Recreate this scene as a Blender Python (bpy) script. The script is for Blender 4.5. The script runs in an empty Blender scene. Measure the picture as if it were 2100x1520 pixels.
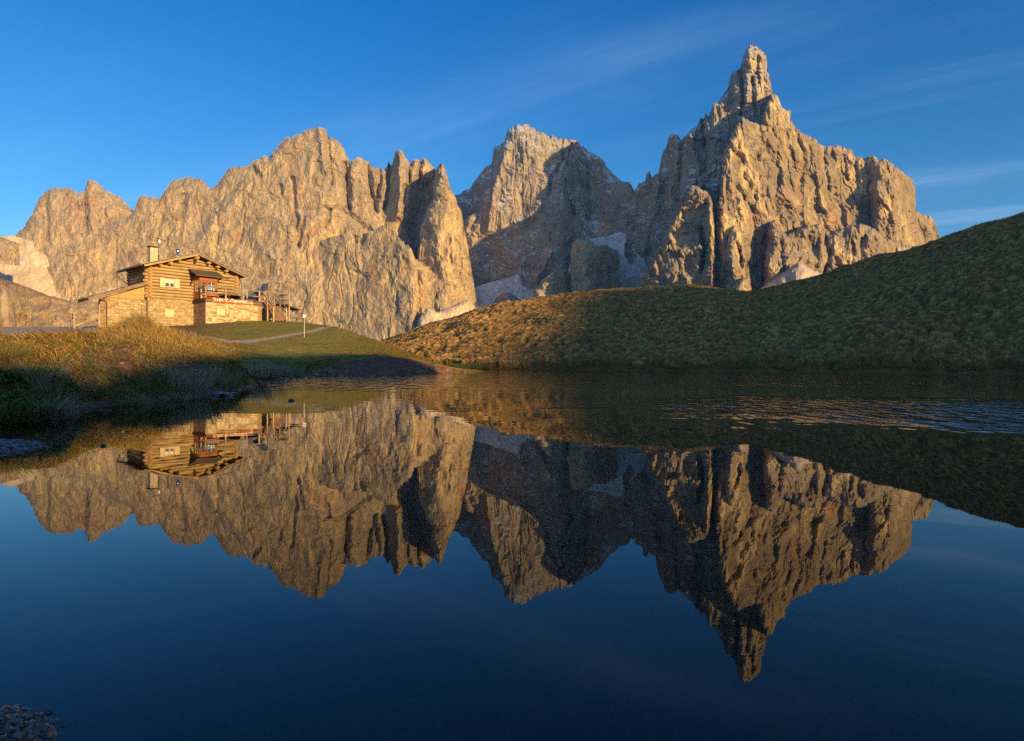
import bpy, bmesh, math, random
import numpy as np
from mathutils import Vector, Matrix

random.seed(5)
RNG = np.random.default_rng(11)
sc = bpy.context.scene
COL = sc.collection
rad = math.radians

# ------------------------------------------------------------------ camera
F = 1290.0
CAMZ = 0.5
cam_d = bpy.data.cameras.new("camera")
cam_d.sensor_width = 36.0
cam_d.lens = 36.0 * F / 2100.0
cam_d.clip_start = 0.05
cam_d.clip_end = 20000
cam = bpy.data.objects.new("camera", cam_d)
COL.objects.link(cam)
RM = Matrix.Rotation(rad(90 - 0.58), 3, 'X') @ Matrix.Rotation(rad(0.34), 3, 'Z')
cam.matrix_world = Matrix.Translation((0, 0, CAMZ)) @ RM.to_4x4()
sc.camera = cam
RMN = np.array(RM)

# ------------------------------------------------------------------ sun and sky
SUN_AZ, SUN_EL = 41.0, 8.0
sun_to = Vector((math.sin(rad(SUN_AZ)) * math.cos(rad(SUN_EL)), -math.cos(rad(SUN_AZ)) * math.cos(rad(SUN_EL)), math.sin(rad(SUN_EL))))
ld = bpy.data.lights.new("sun", 'SUN')
ld.energy = 5.0
ld.angle = rad(0.5)
ld.color = (1.0, 0.67, 0.29)
lo = bpy.data.objects.new("sun", ld)
COL.objects.link(lo)
lo.rotation_euler = (-sun_to).to_track_quat('-Z', 'Y').to_euler()

w = bpy.data.worlds.new("World")
sc.world = w
w.use_nodes = True
sc.view_settings.view_transform = 'Standard'
sc.view_settings.look = 'None'
sc.view_settings.exposure = 0.5
sc.view_settings.gamma = 1.0
sc.cycles.use_denoising = False
sc.cycles.use_adaptive_sampling = False
sc.cycles.max_bounces = 8
sc.cycles.transparent_max_bounces = 12
sc.cycles.caustics_reflective = False
sc.cycles.caustics_refractive = False


class NT:
    """small node helper"""
    def __init__(self, tree):
        self.t = tree

    def n(self, typ, inp=None, **kw):
        nd = self.t.nodes.new(typ)
        for k, v in kw.items():
            setattr(nd, k, v)
        if inp:
            for k, v in inp.items():
                s = nd.inputs[k]
                if hasattr(v, 'is_output') and v.is_output:
                    self.t.links.new(v, s)
                else:
                    s.default_value = v
        return nd

    def link(self, a, b):
        self.t.links.new(a, b)

    def math(self, op, a, b=0.0, c=None, clamp=False):
        d = {0: a, 1: b}
        if c is not None:
            d[2] = c
        return self.n('ShaderNodeMath', d, operation=op, use_clamp=clamp).outputs[0]

    def smooth(self, v, lo, hi, a=0.0, b=1.0):
        nd = self.n('ShaderNodeMapRange', {0: v, 1: lo, 2: hi, 3: a, 4: b}, interpolation_type='SMOOTHSTEP')
        return nd.outputs[0]

    def noise(self, vec, scale, detail=4.0, rough=0.55, dist=0.0):
        nd = self.n('ShaderNodeTexNoise', {'Scale': scale, 'Detail': detail, 'Roughness': rough, 'Distortion': dist})
        if vec is not None:
            self.link(vec, nd.inputs['Vector'])
        return nd.outputs[0]

    def mapping(self, vec, scale=(1, 1, 1), rot=(0, 0, 0), loc=(0, 0, 0)):
        nd = self.n('ShaderNodeMapping', {'Scale': scale, 'Rotation': rot, 'Location': loc})
        self.link(vec, nd.inputs[0])
        return nd.outputs[0]

    def mix(self, fac, a, b, blend='MIX'):
        nd = self.n('ShaderNodeMix', data_type='RGBA', blend_type=blend)
        for i, v in ((0, fac), (6, a), (7, b)):
            s = nd.inputs[i]
            if hasattr(v, 'is_output') and v.is_output:
                self.link(v, s)
            elif i == 0:
                s.default_value = v
            else:
                s.default_value = (v[0], v[1], v[2], 1.0)
        return nd.outputs[2]

    def ramp(self, fac, stops, interp='LINEAR'):
        nd = self.n('ShaderNodeValToRGB')
        self.link(fac, nd.inputs[0])
        cr = nd.color_ramp
        cr.interpolation = interp
        while len(cr.elements) < len(stops):
            cr.elements.new(0.5)
        for e, (p, c) in zip(cr.elements, stops):
            e.position = p
            e.color = (c[0], c[1], c[2], 1.0)
        return nd.outputs[0]


def build_world():
    q = NT(w.node_tree)
    sky = q.n('ShaderNodeTexSky', sky_type='NISHITA', sun_disc=False, sun_elevation=rad(SUN_EL), sun_rotation=rad(180 - SUN_AZ),
              altitude=2100, air_density=1.0, dust_density=0.8, ozone_density=3.0)
    tc = q.n('ShaderNodeTexCoord')
    sep = q.n('ShaderNodeSeparateXYZ')
    q.link(tc.outputs['Generated'], sep.inputs[0])
    x, y, z = sep.outputs
    zz = q.math('MAXIMUM', z, 0.0)
    # the clear autumn sky away from the sun is a deeper blue than the sky model gives
    tint = q.ramp(zz, [(0.0, (0.75, 0.85, 0.92)), (0.12, (0.60, 0.91, 1.04)), (0.30, (0.30, 0.82, 1.14)), (0.50, (0.09, 0.72, 1.20)), (1.0, (0.15, 0.65, 1.1))])
    away = q.smooth(y, -0.5, 0.35)
    col = q.mix(away, (0.86, 0.90, 1.02), tint)
    col = q.mix(1.0, sky.outputs[0], col, 'MULTIPLY')
    # thin cirrus streaks on a flat high layer
    inv = q.math('DIVIDE', 1.0, q.math('MAXIMUM', z, 0.06))
    comb = q.n('ShaderNodeCombineXYZ', {0: q.math('MULTIPLY', x, inv), 1: q.math('MULTIPLY', y, inv), 2: 0.0})
    rot = q.mapping(comb.outputs[0], rot=(0, 0, rad(36)))
    s1 = q.noise(q.mapping(rot, scale=(0.14, 1.1, 1.0), loc=(3.1, 0.3, 0)), 1.0, 6.0, 0.62, 0.6)
    s2 = q.noise(q.mapping(rot, scale=(0.35, 0.7, 1.0), loc=(1.2, 5.3, 0)), 1.0, 3.0, 0.5)
    s3 = q.noise(q.mapping(rot, scale=(1.0, 7.0, 1.0)), 1.0, 4.0, 0.6, 0.4)
    m = q.math('MULTIPLY', q.smooth(s1, 0.40, 0.78), q.smooth(s2, 0.40, 0.66))
    m = q.math('MULTIPLY', m, q.smooth(s3, 0.2, 0.8, 0.55, 1.15))
    m = q.math('MULTIPLY', m, q.smooth(x, -0.5, 0.5, 0.25, 1.0))
    m = q.math('MULTIPLY', m, q.smooth(z, 0.04, 0.15))
    m = q.math('MULTIPLY', m, 0.62, clamp=True)
    cloud = q.mix(1.0, sky.outputs[0], (2.3, 1.95, 2.3), 'MULTIPLY')
    cloud = q.mix(0.65, cloud, (2.4, 3.3, 5.0))
    col = q.mix(m, col, cloud)
    bg = w.node_tree.nodes['Background']
    q.link(col, bg.inputs[0])
    bg.inputs[1].default_value = 0.14


build_world()

# ------------------------------------------------------------------ helpers
def ray(px, py):
    """direction through a point of the 2100 x 1520 photograph, scaled to Y = 1"""
    px = np.asarray(px, float)
    py = np.asarray(py, float)
    c = np.stack([(px - 1050.0) / F, (760.0 - py) / F, -np.ones_like(px)], -1)
    d = c @ RMN.T
    return d / d[..., 1:2]


def at(px, py, Y):
    d = ray(px, py)
    p = d * np.asarray(Y, float)[..., None]
    p[..., 2] += CAMZ
    return p


def pt(px, py, Y):
    return Vector(at(np.array(float(px)), np.array(float(py)), np.array(float(Y))))


def _h(ix, iy, seed):
    n = (ix.astype(np.uint32) * np.uint32(374761393)) ^ (iy.astype(np.uint32) * np.uint32(668265263)) ^ np.uint32((seed * 2246822519) & 0xffffffff)
    n = (n ^ (n >> np.uint32(13))) * np.uint32(1274126177)
    n = n ^ (n >> np.uint32(16))
    n = n * np.uint32(2654435761)
    return (n ^ (n >> np.uint32(15))).astype(np.float64) / 4294967295.0


def perlin(x, y, seed=0):
    xi = np.floor(x).astype(np.int64)
    yi = np.floor(y).astype(np.int64)
    fx, fy = x - xi, y - yi
    u = fx * fx * fx * (fx * (fx * 6 - 15) + 10)
    v = fy * fy * fy * (fy * (fy * 6 - 15) + 10)

    def g(ox, oy):
        a = _h(xi + ox, yi + oy, seed) * 2 * np.pi
        return np.cos(a) * (fx - ox) + np.sin(a) * (fy - oy)
    a = g(0, 0) * (1 - u) + g(1, 0) * u
    b = g(0, 1) * (1 - u) + g(1, 1) * u
    return (a * (1 - v) + b * v) * 1.5


def fbm(x, y, octs=4, seed=0, gain=0.5):
    s, a = 0.0, 1.0
    for o in range(octs):
        s = s + a * perlin(x * 2 ** o, y * 2 ** o, seed + o * 7)
        a *= gain
    return s


def ridged(x, y, octs=4, seed=0, gain=0.5):
    s, a = 0.0, 1.0
    for o in range(octs):
        s = s + a * (1 - 2.2 * np.abs(perlin(x * 2 ** o, y * 2 ** o, seed + o * 7)))
        a *= gain
    return s


def cells(x, y, seed=0):
    """nearest jittered cell: its random number, offset to it, distance and gap to the second nearest"""
    xi = np.floor(x).astype(np.int64)
    yi = np.floor(y).astype(np.int64)
    d1 = np.full(x.shape, 1e9)
    d2 = np.full(x.shape, 1e9)
    r = np.zeros(x.shape)
    bx = np.zeros(x.shape)
    by = np.zeros(x.shape)
    for ox in (-1, 0, 1):
        for oy in (-1, 0, 1):
            cx, cy = xi + ox, yi + oy
            dx = cx + _h(cx, cy, seed) - x
            dy = cy + _h(cx, cy, seed + 31) - y
            d = dx * dx + dy * dy
            near = d < d1
            d2 = np.where(near, d1, np.minimum(d2, d))
            r = np.where(near, _h(cx, cy, seed + 57), r)
            bx = np.where(near, dx, bx)
            by = np.where(near, dy, by)
            d1 = np.where(near, d, d1)
    return r, bx, by, np.sqrt(d1), np.sqrt(d2) - np.sqrt(d1)


def tri(x, y, seed=0):
    """flat triangular facets: random heights on a skewed lattice, joined by planes"""
    s = (x + y) * 0.36602540378
    i, j = np.floor(x + s), np.floor(y + s)
    fx, fy = x + s - i, y + s - j
    i, j = i.astype(np.int64), j.astype(np.int64)
    a = _h(i, j, seed)
    d = _h(i + 1, j + 1, seed)
    up = fx > fy
    b = np.where(up, _h(i + 1, j, seed), _h(i, j + 1, seed))
    l1, l2 = np.maximum(fx, fy), np.minimum(fx, fy)
    return (a * (1 - l1) + b * (l1 - l2) + d * l2) * 2 - 1


def crystal(x, y, seed=0):
    """lower envelope of randomly tilted blocks: angular, fractured, without gaps"""
    xi = np.floor(x).astype(np.int64)
    yi = np.floor(y).astype(np.int64)
    best = np.full(x.shape, 1e9)
    for ox in (-1, 0, 1):
        for oy in (-1, 0, 1):
            cx, cy = xi + ox, yi + oy
            dx = x - cx - _h(cx, cy, seed)
            dy = y - cy - _h(cx, cy, seed + 31)
            an = _h(cx, cy, seed + 91) * 3.14
            c, s = np.cos(an), np.sin(an)
            u, v = dx * c + dy * s, dy * c - dx * s
            h = 0.7 * _h(cx, cy, seed + 57) + 0.9 * (_h(cx, cy, seed + 63) - 0.5) * dx + 0.8 * (_h(cx, cy, seed + 69) - 0.35) * dy + 1.1 * np.maximum(np.abs(u), 0.8 * np.abs(v))
            best = np.minimum(best, h)
    return best


def sstep(x, a, b):
    t = np.clip((x - a) / (b - a), 0, 1)
    return t * t * (3 - 2 * t)


def interp(x, pts):
    p = np.array(pts, float)
    return np.interp(x, p[:, 0], p[:, 1])


def seg_dist(px, py, line):
    d = np.full(px.shape, 1e9)
    for (x0, y0), (x1, y1) in zip(line[:-1], line[1:]):
        vx, vy = x1 - x0, y1 - y0
        t = np.clip(((px - x0) * vx + (py - y0) * vy) / (vx * vx + vy * vy + 1e-9), 0, 1)
        d = np.minimum(d, np.hypot(px - x0 - t * vx, py - y0 - t * vy))
    return d


def mesh_obj(name, verts, faces, mat, smooth=False, parent=None, attrs=None):
    """verts (n,3), faces (m,3) or (m,4) arrays -> one linked mesh object"""
    verts = np.asarray(verts, np.float32)
    faces = np.asarray(faces, np.int32)
    me = bpy.data.meshes.new(name)
    k = faces.shape[1]
    me.vertices.add(len(verts))
    me.vertices.foreach_set('co', verts.ravel())
    me.loops.add(faces.size)
    me.loops.foreach_set('vertex_index', faces.ravel())
    me.polygons.add(len(faces))
    me.polygons.foreach_set('loop_start', np.arange(0, faces.size, k, dtype=np.int32))
    me.polygons.foreach_set('use_smooth', np.full(len(faces), bool(smooth)))
    if attrs:
        for an, av in attrs.items():
            av = np.asarray(av, np.float32)
            if av.ndim == 1:
                a = me.attributes.new(an, 'FLOAT', 'POINT')
                a.data.foreach_set('value', av)
            else:
                a = me.attributes.new(an, 'FLOAT_COLOR', 'POINT')
                a.data.foreach_set('color', np.concatenate([av, np.ones((len(av), 1), np.float32)], 1).ravel())
    me.update()
    me.validate()
    me.materials.append(mat)
    o = bpy.data.objects.new(name, me)
    COL.objects.link(o)
    if parent:
        o.parent = parent
    return o


def grid_faces(nr, nc, flip=False):
    i = np.arange(nr * nc).reshape(nr, nc)
    q = np.stack([i[:-1, :-1], i[1:, :-1], i[1:, 1:], i[:-1, 1:]], -1).reshape(-1, 4)
    return q[:, ::-1] if flip else q


def tag(o, label=None, cat=None, group=None, kind=None):
    if label:
        o['label'] = label
    if cat:
        o['category'] = cat
    if group:
        o['group'] = group
    if kind:
        o['kind'] = kind
    return o


def empty(name, loc, label, cat, rz=0.0, group=None):
    o = bpy.data.objects.new(name, None)
    COL.objects.link(o)
    o.location = loc
    o.rotation_euler = (0, 0, rz)
    return tag(o, label, cat, group)


def new_mat(name):
    m = bpy.data.materials.new(name)
    m.use_nodes = True
    m.node_tree.nodes.clear()
    q = NT(m.node_tree)
    out = q.n('ShaderNodeOutputMaterial')
    return m, q, out


def principled(q, out, color, rough=0.9, spec=0.3, normal=None, metal=0.0):
    d = {'Roughness': rough, 'Metallic': metal, 'Specular IOR Level': spec}
    b = q.n('ShaderNodeBsdfPrincipled', d)
    if hasattr(color, 'is_output'):
        q.link(color, b.inputs['Base Color'])
    else:
        b.inputs['Base Color'].default_value = (*color, 1.0)
    if normal is not None:
        q.link(normal, b.inputs['Normal'])
    q.link(b.outputs[0], out.inputs[0])
    return b


def bump(q, h, strength=0.5, dist=1.0):
    nd = q.n('ShaderNodeBump', {'Strength': strength, 'Distance': dist})
    q.link(h, nd.inputs['Height'])
    return nd.outputs[0]


# ------------------------------------------------------------------ mountain materials
def rock_material(name, snow=0.0, warm=1.0, dark=1.0, cool=0.0):
    m, q, out = new_mat(name)
    geo = q.n('ShaderNodeNewGeometry')
    pos = geo.outputs['Position']
    v = q.mapping(pos, scale=(1, 1, 0.5))
    big = q.noise(v, 0.007, 5.0, 0.6, 0.6)
    mid = q.noise(v, 0.03, 5.0, 0.65, 0.3)
    fine = q.noise(q.mapping(pos, scale=(1, 1, 0.75)), 0.12, 5.0, 0.7)
    streak = q.noise(q.mapping(pos, scale=(1, 1, 0.12)), 0.055, 4.0, 0.6, 0.5)
    base = q.mix(q.smooth(mid, 0.3, 0.7), (0.30 * dark, 0.235 * dark, 0.142 * dark), (0.54 * dark, 0.43 * dark, 0.265 * dark))
    if cool:
        base = q.mix(cool, base, (0.34, 0.33, 0.32))
    gp = q.math('MULTIPLY', q.smooth(q.noise(q.mapping(pos, scale=(1, 1, 0.7), loc=(400, 90, 30)), 0.0045, 5.0, 0.62, 0.8), 0.46, 0.62), 0.32)
    base = q.mix(gp, base, (0.33 * dark, 0.29 * dark, 0.235 * dark))
    # fresh ochre and pale yellow rock where slabs broke away
    pm = q.math('MULTIPLY', q.smooth(big, 0.51, 0.62), q.smooth(streak, 0.40, 0.56))
    base = q.mix(q.math('MULTIPLY', pm, 0.85 * warm), base, (0.68, 0.53, 0.27))
    om = q.math('MULTIPLY', q.smooth(q.noise(q.mapping(v, loc=(70, 11, 5)), 0.013, 4.0, 0.6, 0.4), 0.56, 0.70), 0.75 * warm)
    base = q.mix(om, base, (0.42, 0.235, 0.115))
    # grey-black water streaks
    dm = q.math('MULTIPLY', q.smooth(streak, 0.52, 0.70), q.smooth(q.noise(v, 0.011, 3.0), 0.42, 0.60))
    base = q.mix(q.math('MULTIPLY', dm, 0.75), base, (0.135, 0.12, 0.11))
    base = q.mix(1.0, base, q.ramp(fine, [(0.25, (0.60, 0.59, 0.58)), (0.5, (1, 1, 1)), (0.75, (1.28, 1.28, 1.26))]), 'MULTIPLY')
    sepn = q.n('ShaderNodeSeparateXYZ')
    q.link(geo.outputs['Normal'], sepn.inputs[0])
    nz = sepn.outputs[2]
    # rubble lies on the ledges
    ledge = q.smooth(q.math('ADD', nz, q.math('MULTIPLY', q.math('SUBTRACT', fine, 0.5), 0.5)), 0.45, 0.8)
    base = q.mix(q.math('MULTIPLY', ledge, 0.6), base, (0.47, 0.41, 0.34))
    if snow > 0:
        sn = q.math('ADD', nz, q.math('MULTIPLY', q.math('SUBTRACT', q.noise(q.mapping(pos, scale=(1, 1, 2.6)), 0.018, 7.0, 0.72, 0.5), 0.5), 1.7))
        sm = q.math('MULTIPLY', q.smooth(sn, 0.36, 0.50), q.smooth(q.noise(pos, 0.006, 3.0), 0.40, 0.56))
        sm = q.math('MULTIPLY', sm, q.smooth(sepn.outputs[0], 0.12, -0.15))
        base = q.mix(q.math('MULTIPLY', sm, snow), base, (0.80, 0.83, 0.88))
    h = q.math('ADD', q.math('MULTIPLY', fine, 1.0), q.math('MULTIPLY', mid, 1.6))
    principled(q, out, base, 0.95, 0.1, bump(q, h, 0.8, 10.0))
    return m


def scree_material(name, col, col2, snow=0.0):
    m, q, out = new_mat(name)
    geo = q.n('ShaderNodeNewGeometry')
    pos = geo.outputs['Position']
    n1 = q.noise(pos, 0.012, 5.0, 0.6, 0.8)
    n2 = q.noise(q.mapping(pos, scale=(1, 0.25, 1)), 0.09, 4.0, 0.7)
    base = q.mix(q.smooth(n1, 0.35, 0.65), col, col2)
    base = q.mix(1.0, base, q.ramp(n2, [(0.3, (0.8, 0.8, 0.8)), (0.7, (1.18, 1.18, 1.18))]), 'MULTIPLY')
    if snow > 0:
        base = q.mix(q.math('MULTIPLY', q.smooth(q.noise(pos, 0.02, 5.0, 0.65, 1.0), 0.5, 0.62), snow), base, (0.8, 0.83, 0.88))
    principled(q, out, base, 0.95, 0.1, bump(q, n2, 0.4, 5.0))
    return m


M_ROCK = rock_material('dolomite')
M_ROCK_R = rock_material('ochre_dolomite', warm=1.1, dark=0.75)
M_ROCK_S = rock_material('snow_dusted_dolomite', snow=0.9, warm=0.6, dark=0.95, cool=0.45)
M_SCREE = scree_material('pale_scree', (0.52, 0.43, 0.30), (0.64, 0.54, 0.39))
M_SCREE_P = scree_material('pinkish_scree', (0.40, 0.33, 0.28), (0.48, 0.41, 0.36))
M_SCREE_S = scree_material('snowy_scree', (0.52, 0.515, 0.51), (0.70, 0.69, 0.69), 0.9)
M_BROWN = scree_material('brown_alpine_slope', (0.26, 0.17, 0.09), (0.46, 0.36, 0.23))

STEP = 1.6


def rock_layer(name, top, bot, y_lat, lean, mat, seed, rib=26.0, facet=1.0, edge=(16, 55), lines=(), jag=3.0, diag=0.0,
               thick=260.0, smooth_noise=0.0, step=STEP, back=True, blk=1.0, knob=0.0, line_k=1.0, iso=0.62):
    """A rock mass with real depth: every point of its outline has a distance; ribs, ledges, gullies and broken facets are modelled as depth."""
    top = np.array(top, float)
    x0, x1 = top[0, 0], top[-1, 0]
    xf = np.linspace(x0, x1, int((x1 - x0) / 0.12) + 2)
    tf = np.interp(xf, top[:, 0], top[:, 1])
    if jag > 0:
        j = ridged(xf / 17.0, xf * 0 + seed * 3.1, 3, seed + 5, 0.6) * 0.6 + tri(xf / 4.6, xf * 0 + 0.3, seed) * 0.45 + tri(xf / 2.1, xf * 0 + 0.3, seed + 2) * 0.25
        tf = tf + jag * j * np.clip((interp(xf, bot) - tf) / 30.0, 0, 1)
    arc = np.concatenate([[0], np.cumsum(np.hypot(np.diff(xf), np.diff(tf) * 0.45))])
    nc = int(arc[-1] / step) + 2
    xs = np.interp(np.linspace(0, arc[-1], nc), arc, xf)
    ty = np.interp(xs, xf, tf)
    by = interp(xs, bot)
    by = np.maximum(by, ty + 0.5)
    nr = int(np.max(by - ty) / step) + 2
    t = np.linspace(0, 1, nr)[:, None]
    PX = np.repeat(xs[None], nr, 0)
    PY = ty[None] + (by - ty)[None] * t
    # distance to the outline
    dist = np.full(PX.shape, 1e9)
    kmax = int(edge[0] * 1.2 / step)
    for k in range(-kmax, kmax + 1, 2):
        tk = np.roll(ty, -k)
        if k > 0:
            tk[-k:] = 1e4
        elif k < 0:
            tk[:-k] = 1e4
        xk = np.abs(np.roll(xs, -k) - xs)
        dist = np.minimum(dist, np.hypot(xk[None], np.maximum(PY - tk[None], 0)))
    e = np.clip(1 - dist / edge[0], 0, 1)
    PXw = PX + 6 * fbm(PX / 40.0, PY / 55.0, 3, seed + 401)
    D = (interp(PXw - 8, y_lat) + interp(PXw - 3, y_lat) + interp(PXw + 3, y_lat) + interp(PXw + 8, y_lat)) / 4 + lean * (interp(PX, bot) - PY) + edge[1] * (1 - np.sqrt(np.clip(1 - e * e, 0, 1)))
    # domain warp, then ribs and facets
    wx = PX + diag * (PY - 400) + 9 * fbm(PX / 50.0, PY / 90.0, 3, seed + 101)
    wy = PY + 14 * fbm(PX / 60.0, PY / 60.0, 3, seed + 151)
    D = D - rib * 0.6 * ridged(wx / 75.0, wy / 260.0, 2, seed + 11, 0.5)
    D = D - rib * 0.22 * ridged(wx / 21.0, wy / 90.0, 2, seed + 17, 0.5)
    led = fbm(wx / 160.0, wy / 40.0, 3, seed + 23)
    D = D + rib * 0.45 * led
    ph = (wy + 10 * fbm(wx / 70.0, wy / 70.0, 2, seed + 71)) / 21.0
    D = D - (ph - np.floor(ph)) * 7.0 * facet * sstep(perlin(PX / 60.0, PY / 45.0, seed + 291), 0.0, 0.5)
    for s, a, st in ((70, 26, 2.4), (31, 15, 2.0), (14, 9.0, 1.8), (6.5, 5.0, 1.6)):
        D = D + facet * blk * a * tri(wx / s + 0.37 * seed, wy / (s * st * iso), seed + int(s * 10))
    D = D + facet * blk * 2.6 * tri(wx / 3.4, wy / 4.8, seed + 77)
    # vertical cracks and chimneys, in groups
    for s, a in ((34.0, 16.0), (13.0, 7.0)):
        n_ = perlin(wx / s, wy / (s * 5.5), seed + int(s) + 200)
        g_ = sstep(perlin(PX / (s * 2.2), PY / (s * 3.0), seed + int(s) + 260), -0.05, 0.35)
        D = D + facet * 0.8 * a * g_ * np.clip(1 - np.abs(n_) / 0.07, 0, 1)
    for s, a, st in ((27.0, 20.0, 1.9), (11.0, 9.0, 1.7), (5.0, 4.0, 1.5)):
        D = D + (knob if knob else 0.8 * facet) * a * crystal(wx / s, wy / (s * st * iso), seed + int(s * 10))
    D = D + smooth_noise * fbm(PX / 30.0, PY / 30.0, 4, seed + 3)
    for line, wd, amp in lines:
        amp = amp * line_k
        dl = seg_dist(PX + 3.0 * fbm(PX / 14.0, PY / 20.0, 3, seed + 9), PY, line)
        D = D + amp * np.clip(1 - dl / (1.7 * wd), 0, 1) ** 1.25
    P = at(PX, PY, D)
    V = P.reshape(-1, 3)
    fc = grid_faces(nr, nc)
    if back:
        bk = at(xs, ty + 2.0, D[0] + thick)
        bl = at(xs, by, D[-1] + thick * 1.6)
        n0 = len(V)
        V = np.concatenate([V, bk, bl])
        i0 = np.arange(nc - 1)
        f2 = np.stack([i0, i0 + 1, n0 + i0 + 1, n0 + i0], -1)
        f3 = np.stack([n0 + i0, n0 + i0 + 1, n0 + nc + i0 + 1, n0 + nc + i0], -1)
        fc = np.concatenate([fc, f2, f3])
    o = mesh_obj(name, V, fc, mat, smooth=False)
    tag(o, kind='structure')
    return o


def crop(line, ox, oy, s):
    return [(ox + x / s, oy + y / s) for x, y in line]


def build_mountains():
    B = [(-500, 745), (2600, 745)]
    # far left peaks
    far_left = [(-420, 560), (-300, 520), (-160, 505), (-60, 492), (0, 485), (15, 482), (33, 480), (50, 463), (65, 438), (80, 405), (92, 393), (108, 385), (135, 383), (147, 384), (152, 392),
                (167, 395), (174, 388), (180, 370), (193, 368), (200, 373), (215, 388), (235, 398), (250, 408), (263, 420), (268, 426), (274, 432), (290, 460), (330, 520), (360, 600)]
    rock_layer('mountain', far_left, [(-500, 620), (400, 620)], [(-420, 2500), (33, 2600), (110, 2560), (190, 2530), (270, 2600), (360, 2650)], 0.9, M_ROCK, 3, rib=14, facet=0.55,
               lines=[([(172, 395), (176, 470)], 6, 35), ([(95, 420), (100, 500)], 4, 18), ([(210, 430), (225, 500)], 4, 18)])
    # long wall with the rounded summit
    main = [(108, 590), (118, 548), (126, 530), (140, 517), (150, 503), (160, 490), (185, 473), (212, 460), (235, 452), (262, 444), (274, 430), (281, 415), (285, 402), (297, 399), (305, 405), (315, 403), (325, 407), (335, 397), (345, 378), (360, 367),
            (385, 363), (410, 364), (420, 375), (428, 383), (437, 384), (445, 375), (455, 365), (462, 352), (470, 343), (490, 340), (505, 341), (518, 335), (522, 327), (533, 325), (537, 317), (545, 317),
            (551, 325), (556, 315), (568, 302), (575, 291), (585, 281), (600, 280), (618, 272), (628, 265), (640, 261), (655, 259), (665, 262), (671, 273), (674, 281), (685, 282), (697, 291), (705, 304),
            (712, 319), (718, 333), (722, 329), (735, 321), (745, 324), (757, 333), (768, 343), (780, 343), (784, 350), (792, 344), (797, 331), (803, 339), (807, 328), (811, 312), (818, 305), (825, 310),
            (832, 324), (839, 333), (843, 335), (848, 325), (858, 325), (864, 332), (868, 323), (876, 327), (885, 338), (892, 345), (898, 360), (910, 420), (930, 560)]
    L = [([(673, 285), (677, 345), (680, 380)], 4, 30), ([(711, 338), (712, 385), (715, 428)], 5, 60), ([(755, 340), (758, 380), (771, 432)], 5, 55), ([(781, 350), (774, 405)], 4, 40),
         ([(799, 340), (797, 386), (790, 428)], 8, 75), ([(842, 334), (838, 373)], 4, 55), ([(863, 332), (858, 378)], 4, 50), ([(833, 381), (828, 414)], 5, 45),
         ([(870, 385), (862, 430), (842, 470), (858, 525)], 20, 120), ([(599, 366), (608, 450), (609, 505)], 4, 26), ([(622, 448), (612, 505)], 4, 26), ([(678, 430), (669, 467)], 3, 30),
         ([(521, 345), (530, 362)], 5, 40), ([(574, 380), (577, 398)], 3, 28), ([(447, 480), (446, 500)], 2, 18), ([(500, 440), (492, 500)], 3, 16),
         ([(655, 262), (662, 330), (668, 350)], 7, -22), ([(620, 432), (700, 430), (752, 472)], 7, 22), ([(560, 330), (470, 420), (420, 480)], 10, -18), ([(380, 400), (368, 480)], 5, 20),
         ([(330, 440), (322, 500)], 5, 16), ([(818, 308), (822, 400), (815, 440)], 9, -45), ([(705, 470), (708, 492)], 3, 24)]
    rock_layer('mountain', main, B, [(108, 2620), (160, 2560), (300, 2480), (500, 2400), (640, 2325), (665, 2330), (690, 2385), (740, 2400), (790, 2410), (825, 2380), (870, 2440), (930, 2480)], 0.55, M_ROCK, 17,
               rib=9, facet=0.52, diag=0.12, lines=L)
    # low bulging wall in front of it
    low = [(470, 745), (500, 660), (530, 590), (560, 540), (600, 512), (640, 496), (690, 480), (735, 478), (752, 476), (776, 463), (793, 458), (806, 470), (816, 481), (829, 496), (845, 509), (852, 530), (866, 537), (895, 559),
           (928, 575), (950, 585), (967, 592), (972, 606), (958, 640), (940, 745)]
    rock_layer('mountain', low, B, [(470, 2480), (560, 2430), (650, 2350), (720, 2280), (800, 2200), (850, 2140), (868, 2190), (930, 2200), (972, 2260)], 0.42, M_ROCK, 29, rib=5, facet=0.46, edge=(16, 18), jag=5,
               lines=[([(858, 560), (858, 640), (850, 700)], 5, 28), ([(898, 595), (894, 615)], 3, 34), ([(745, 480), (740, 500)], 4, 26), ([(728, 486), (728, 498)], 3, 22), ([(870, 545), (960, 600)], 6, -14),
                      ([(562, 500), (563, 590)], 2.5, 16), ([(815, 600), (813, 640)], 3, 14), ([(660, 540), (640, 640)], 3, 9)])
    # needle beside the gully
    needle = [(850, 620), (856, 527), (859, 497), (862, 467), (869, 449), (877, 425), (887, 408), (888, 372), (894, 348), (899, 340), (903, 333), (908, 332), (912, 342), (918, 362), (924, 388), (934, 402), (939, 419), (946, 431), (949, 446),
              (951, 462), (957, 490), (963, 530), (970, 570), (978, 620)]
    rock_layer('mountain', needle, [(840, 640), (990, 640)], [(850, 2330), (870, 2300), (905, 2225), (925, 2240), (978, 2330)], 0.5, M_ROCK, 41, rib=13, facet=0.55, edge=(12, 60), jag=2,
               lines=[([(926, 440), (927, 470)], 3, 12), ([(921, 490), (925, 540)], 2.5, 14), ([(940, 500), (944, 570)], 3, 10)])
    # broad central peak, with its dark shoulder behind
    shoulder = [(900, 480), (925, 405), (933, 398), (943, 397), (952, 390), (965, 385), (970, 375), (985, 355), (997, 341), (1005, 338), (1010, 329), (1011, 312), (1014, 301), (1025, 296), (1035, 289), (1060, 330), (1090, 480)]
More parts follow.
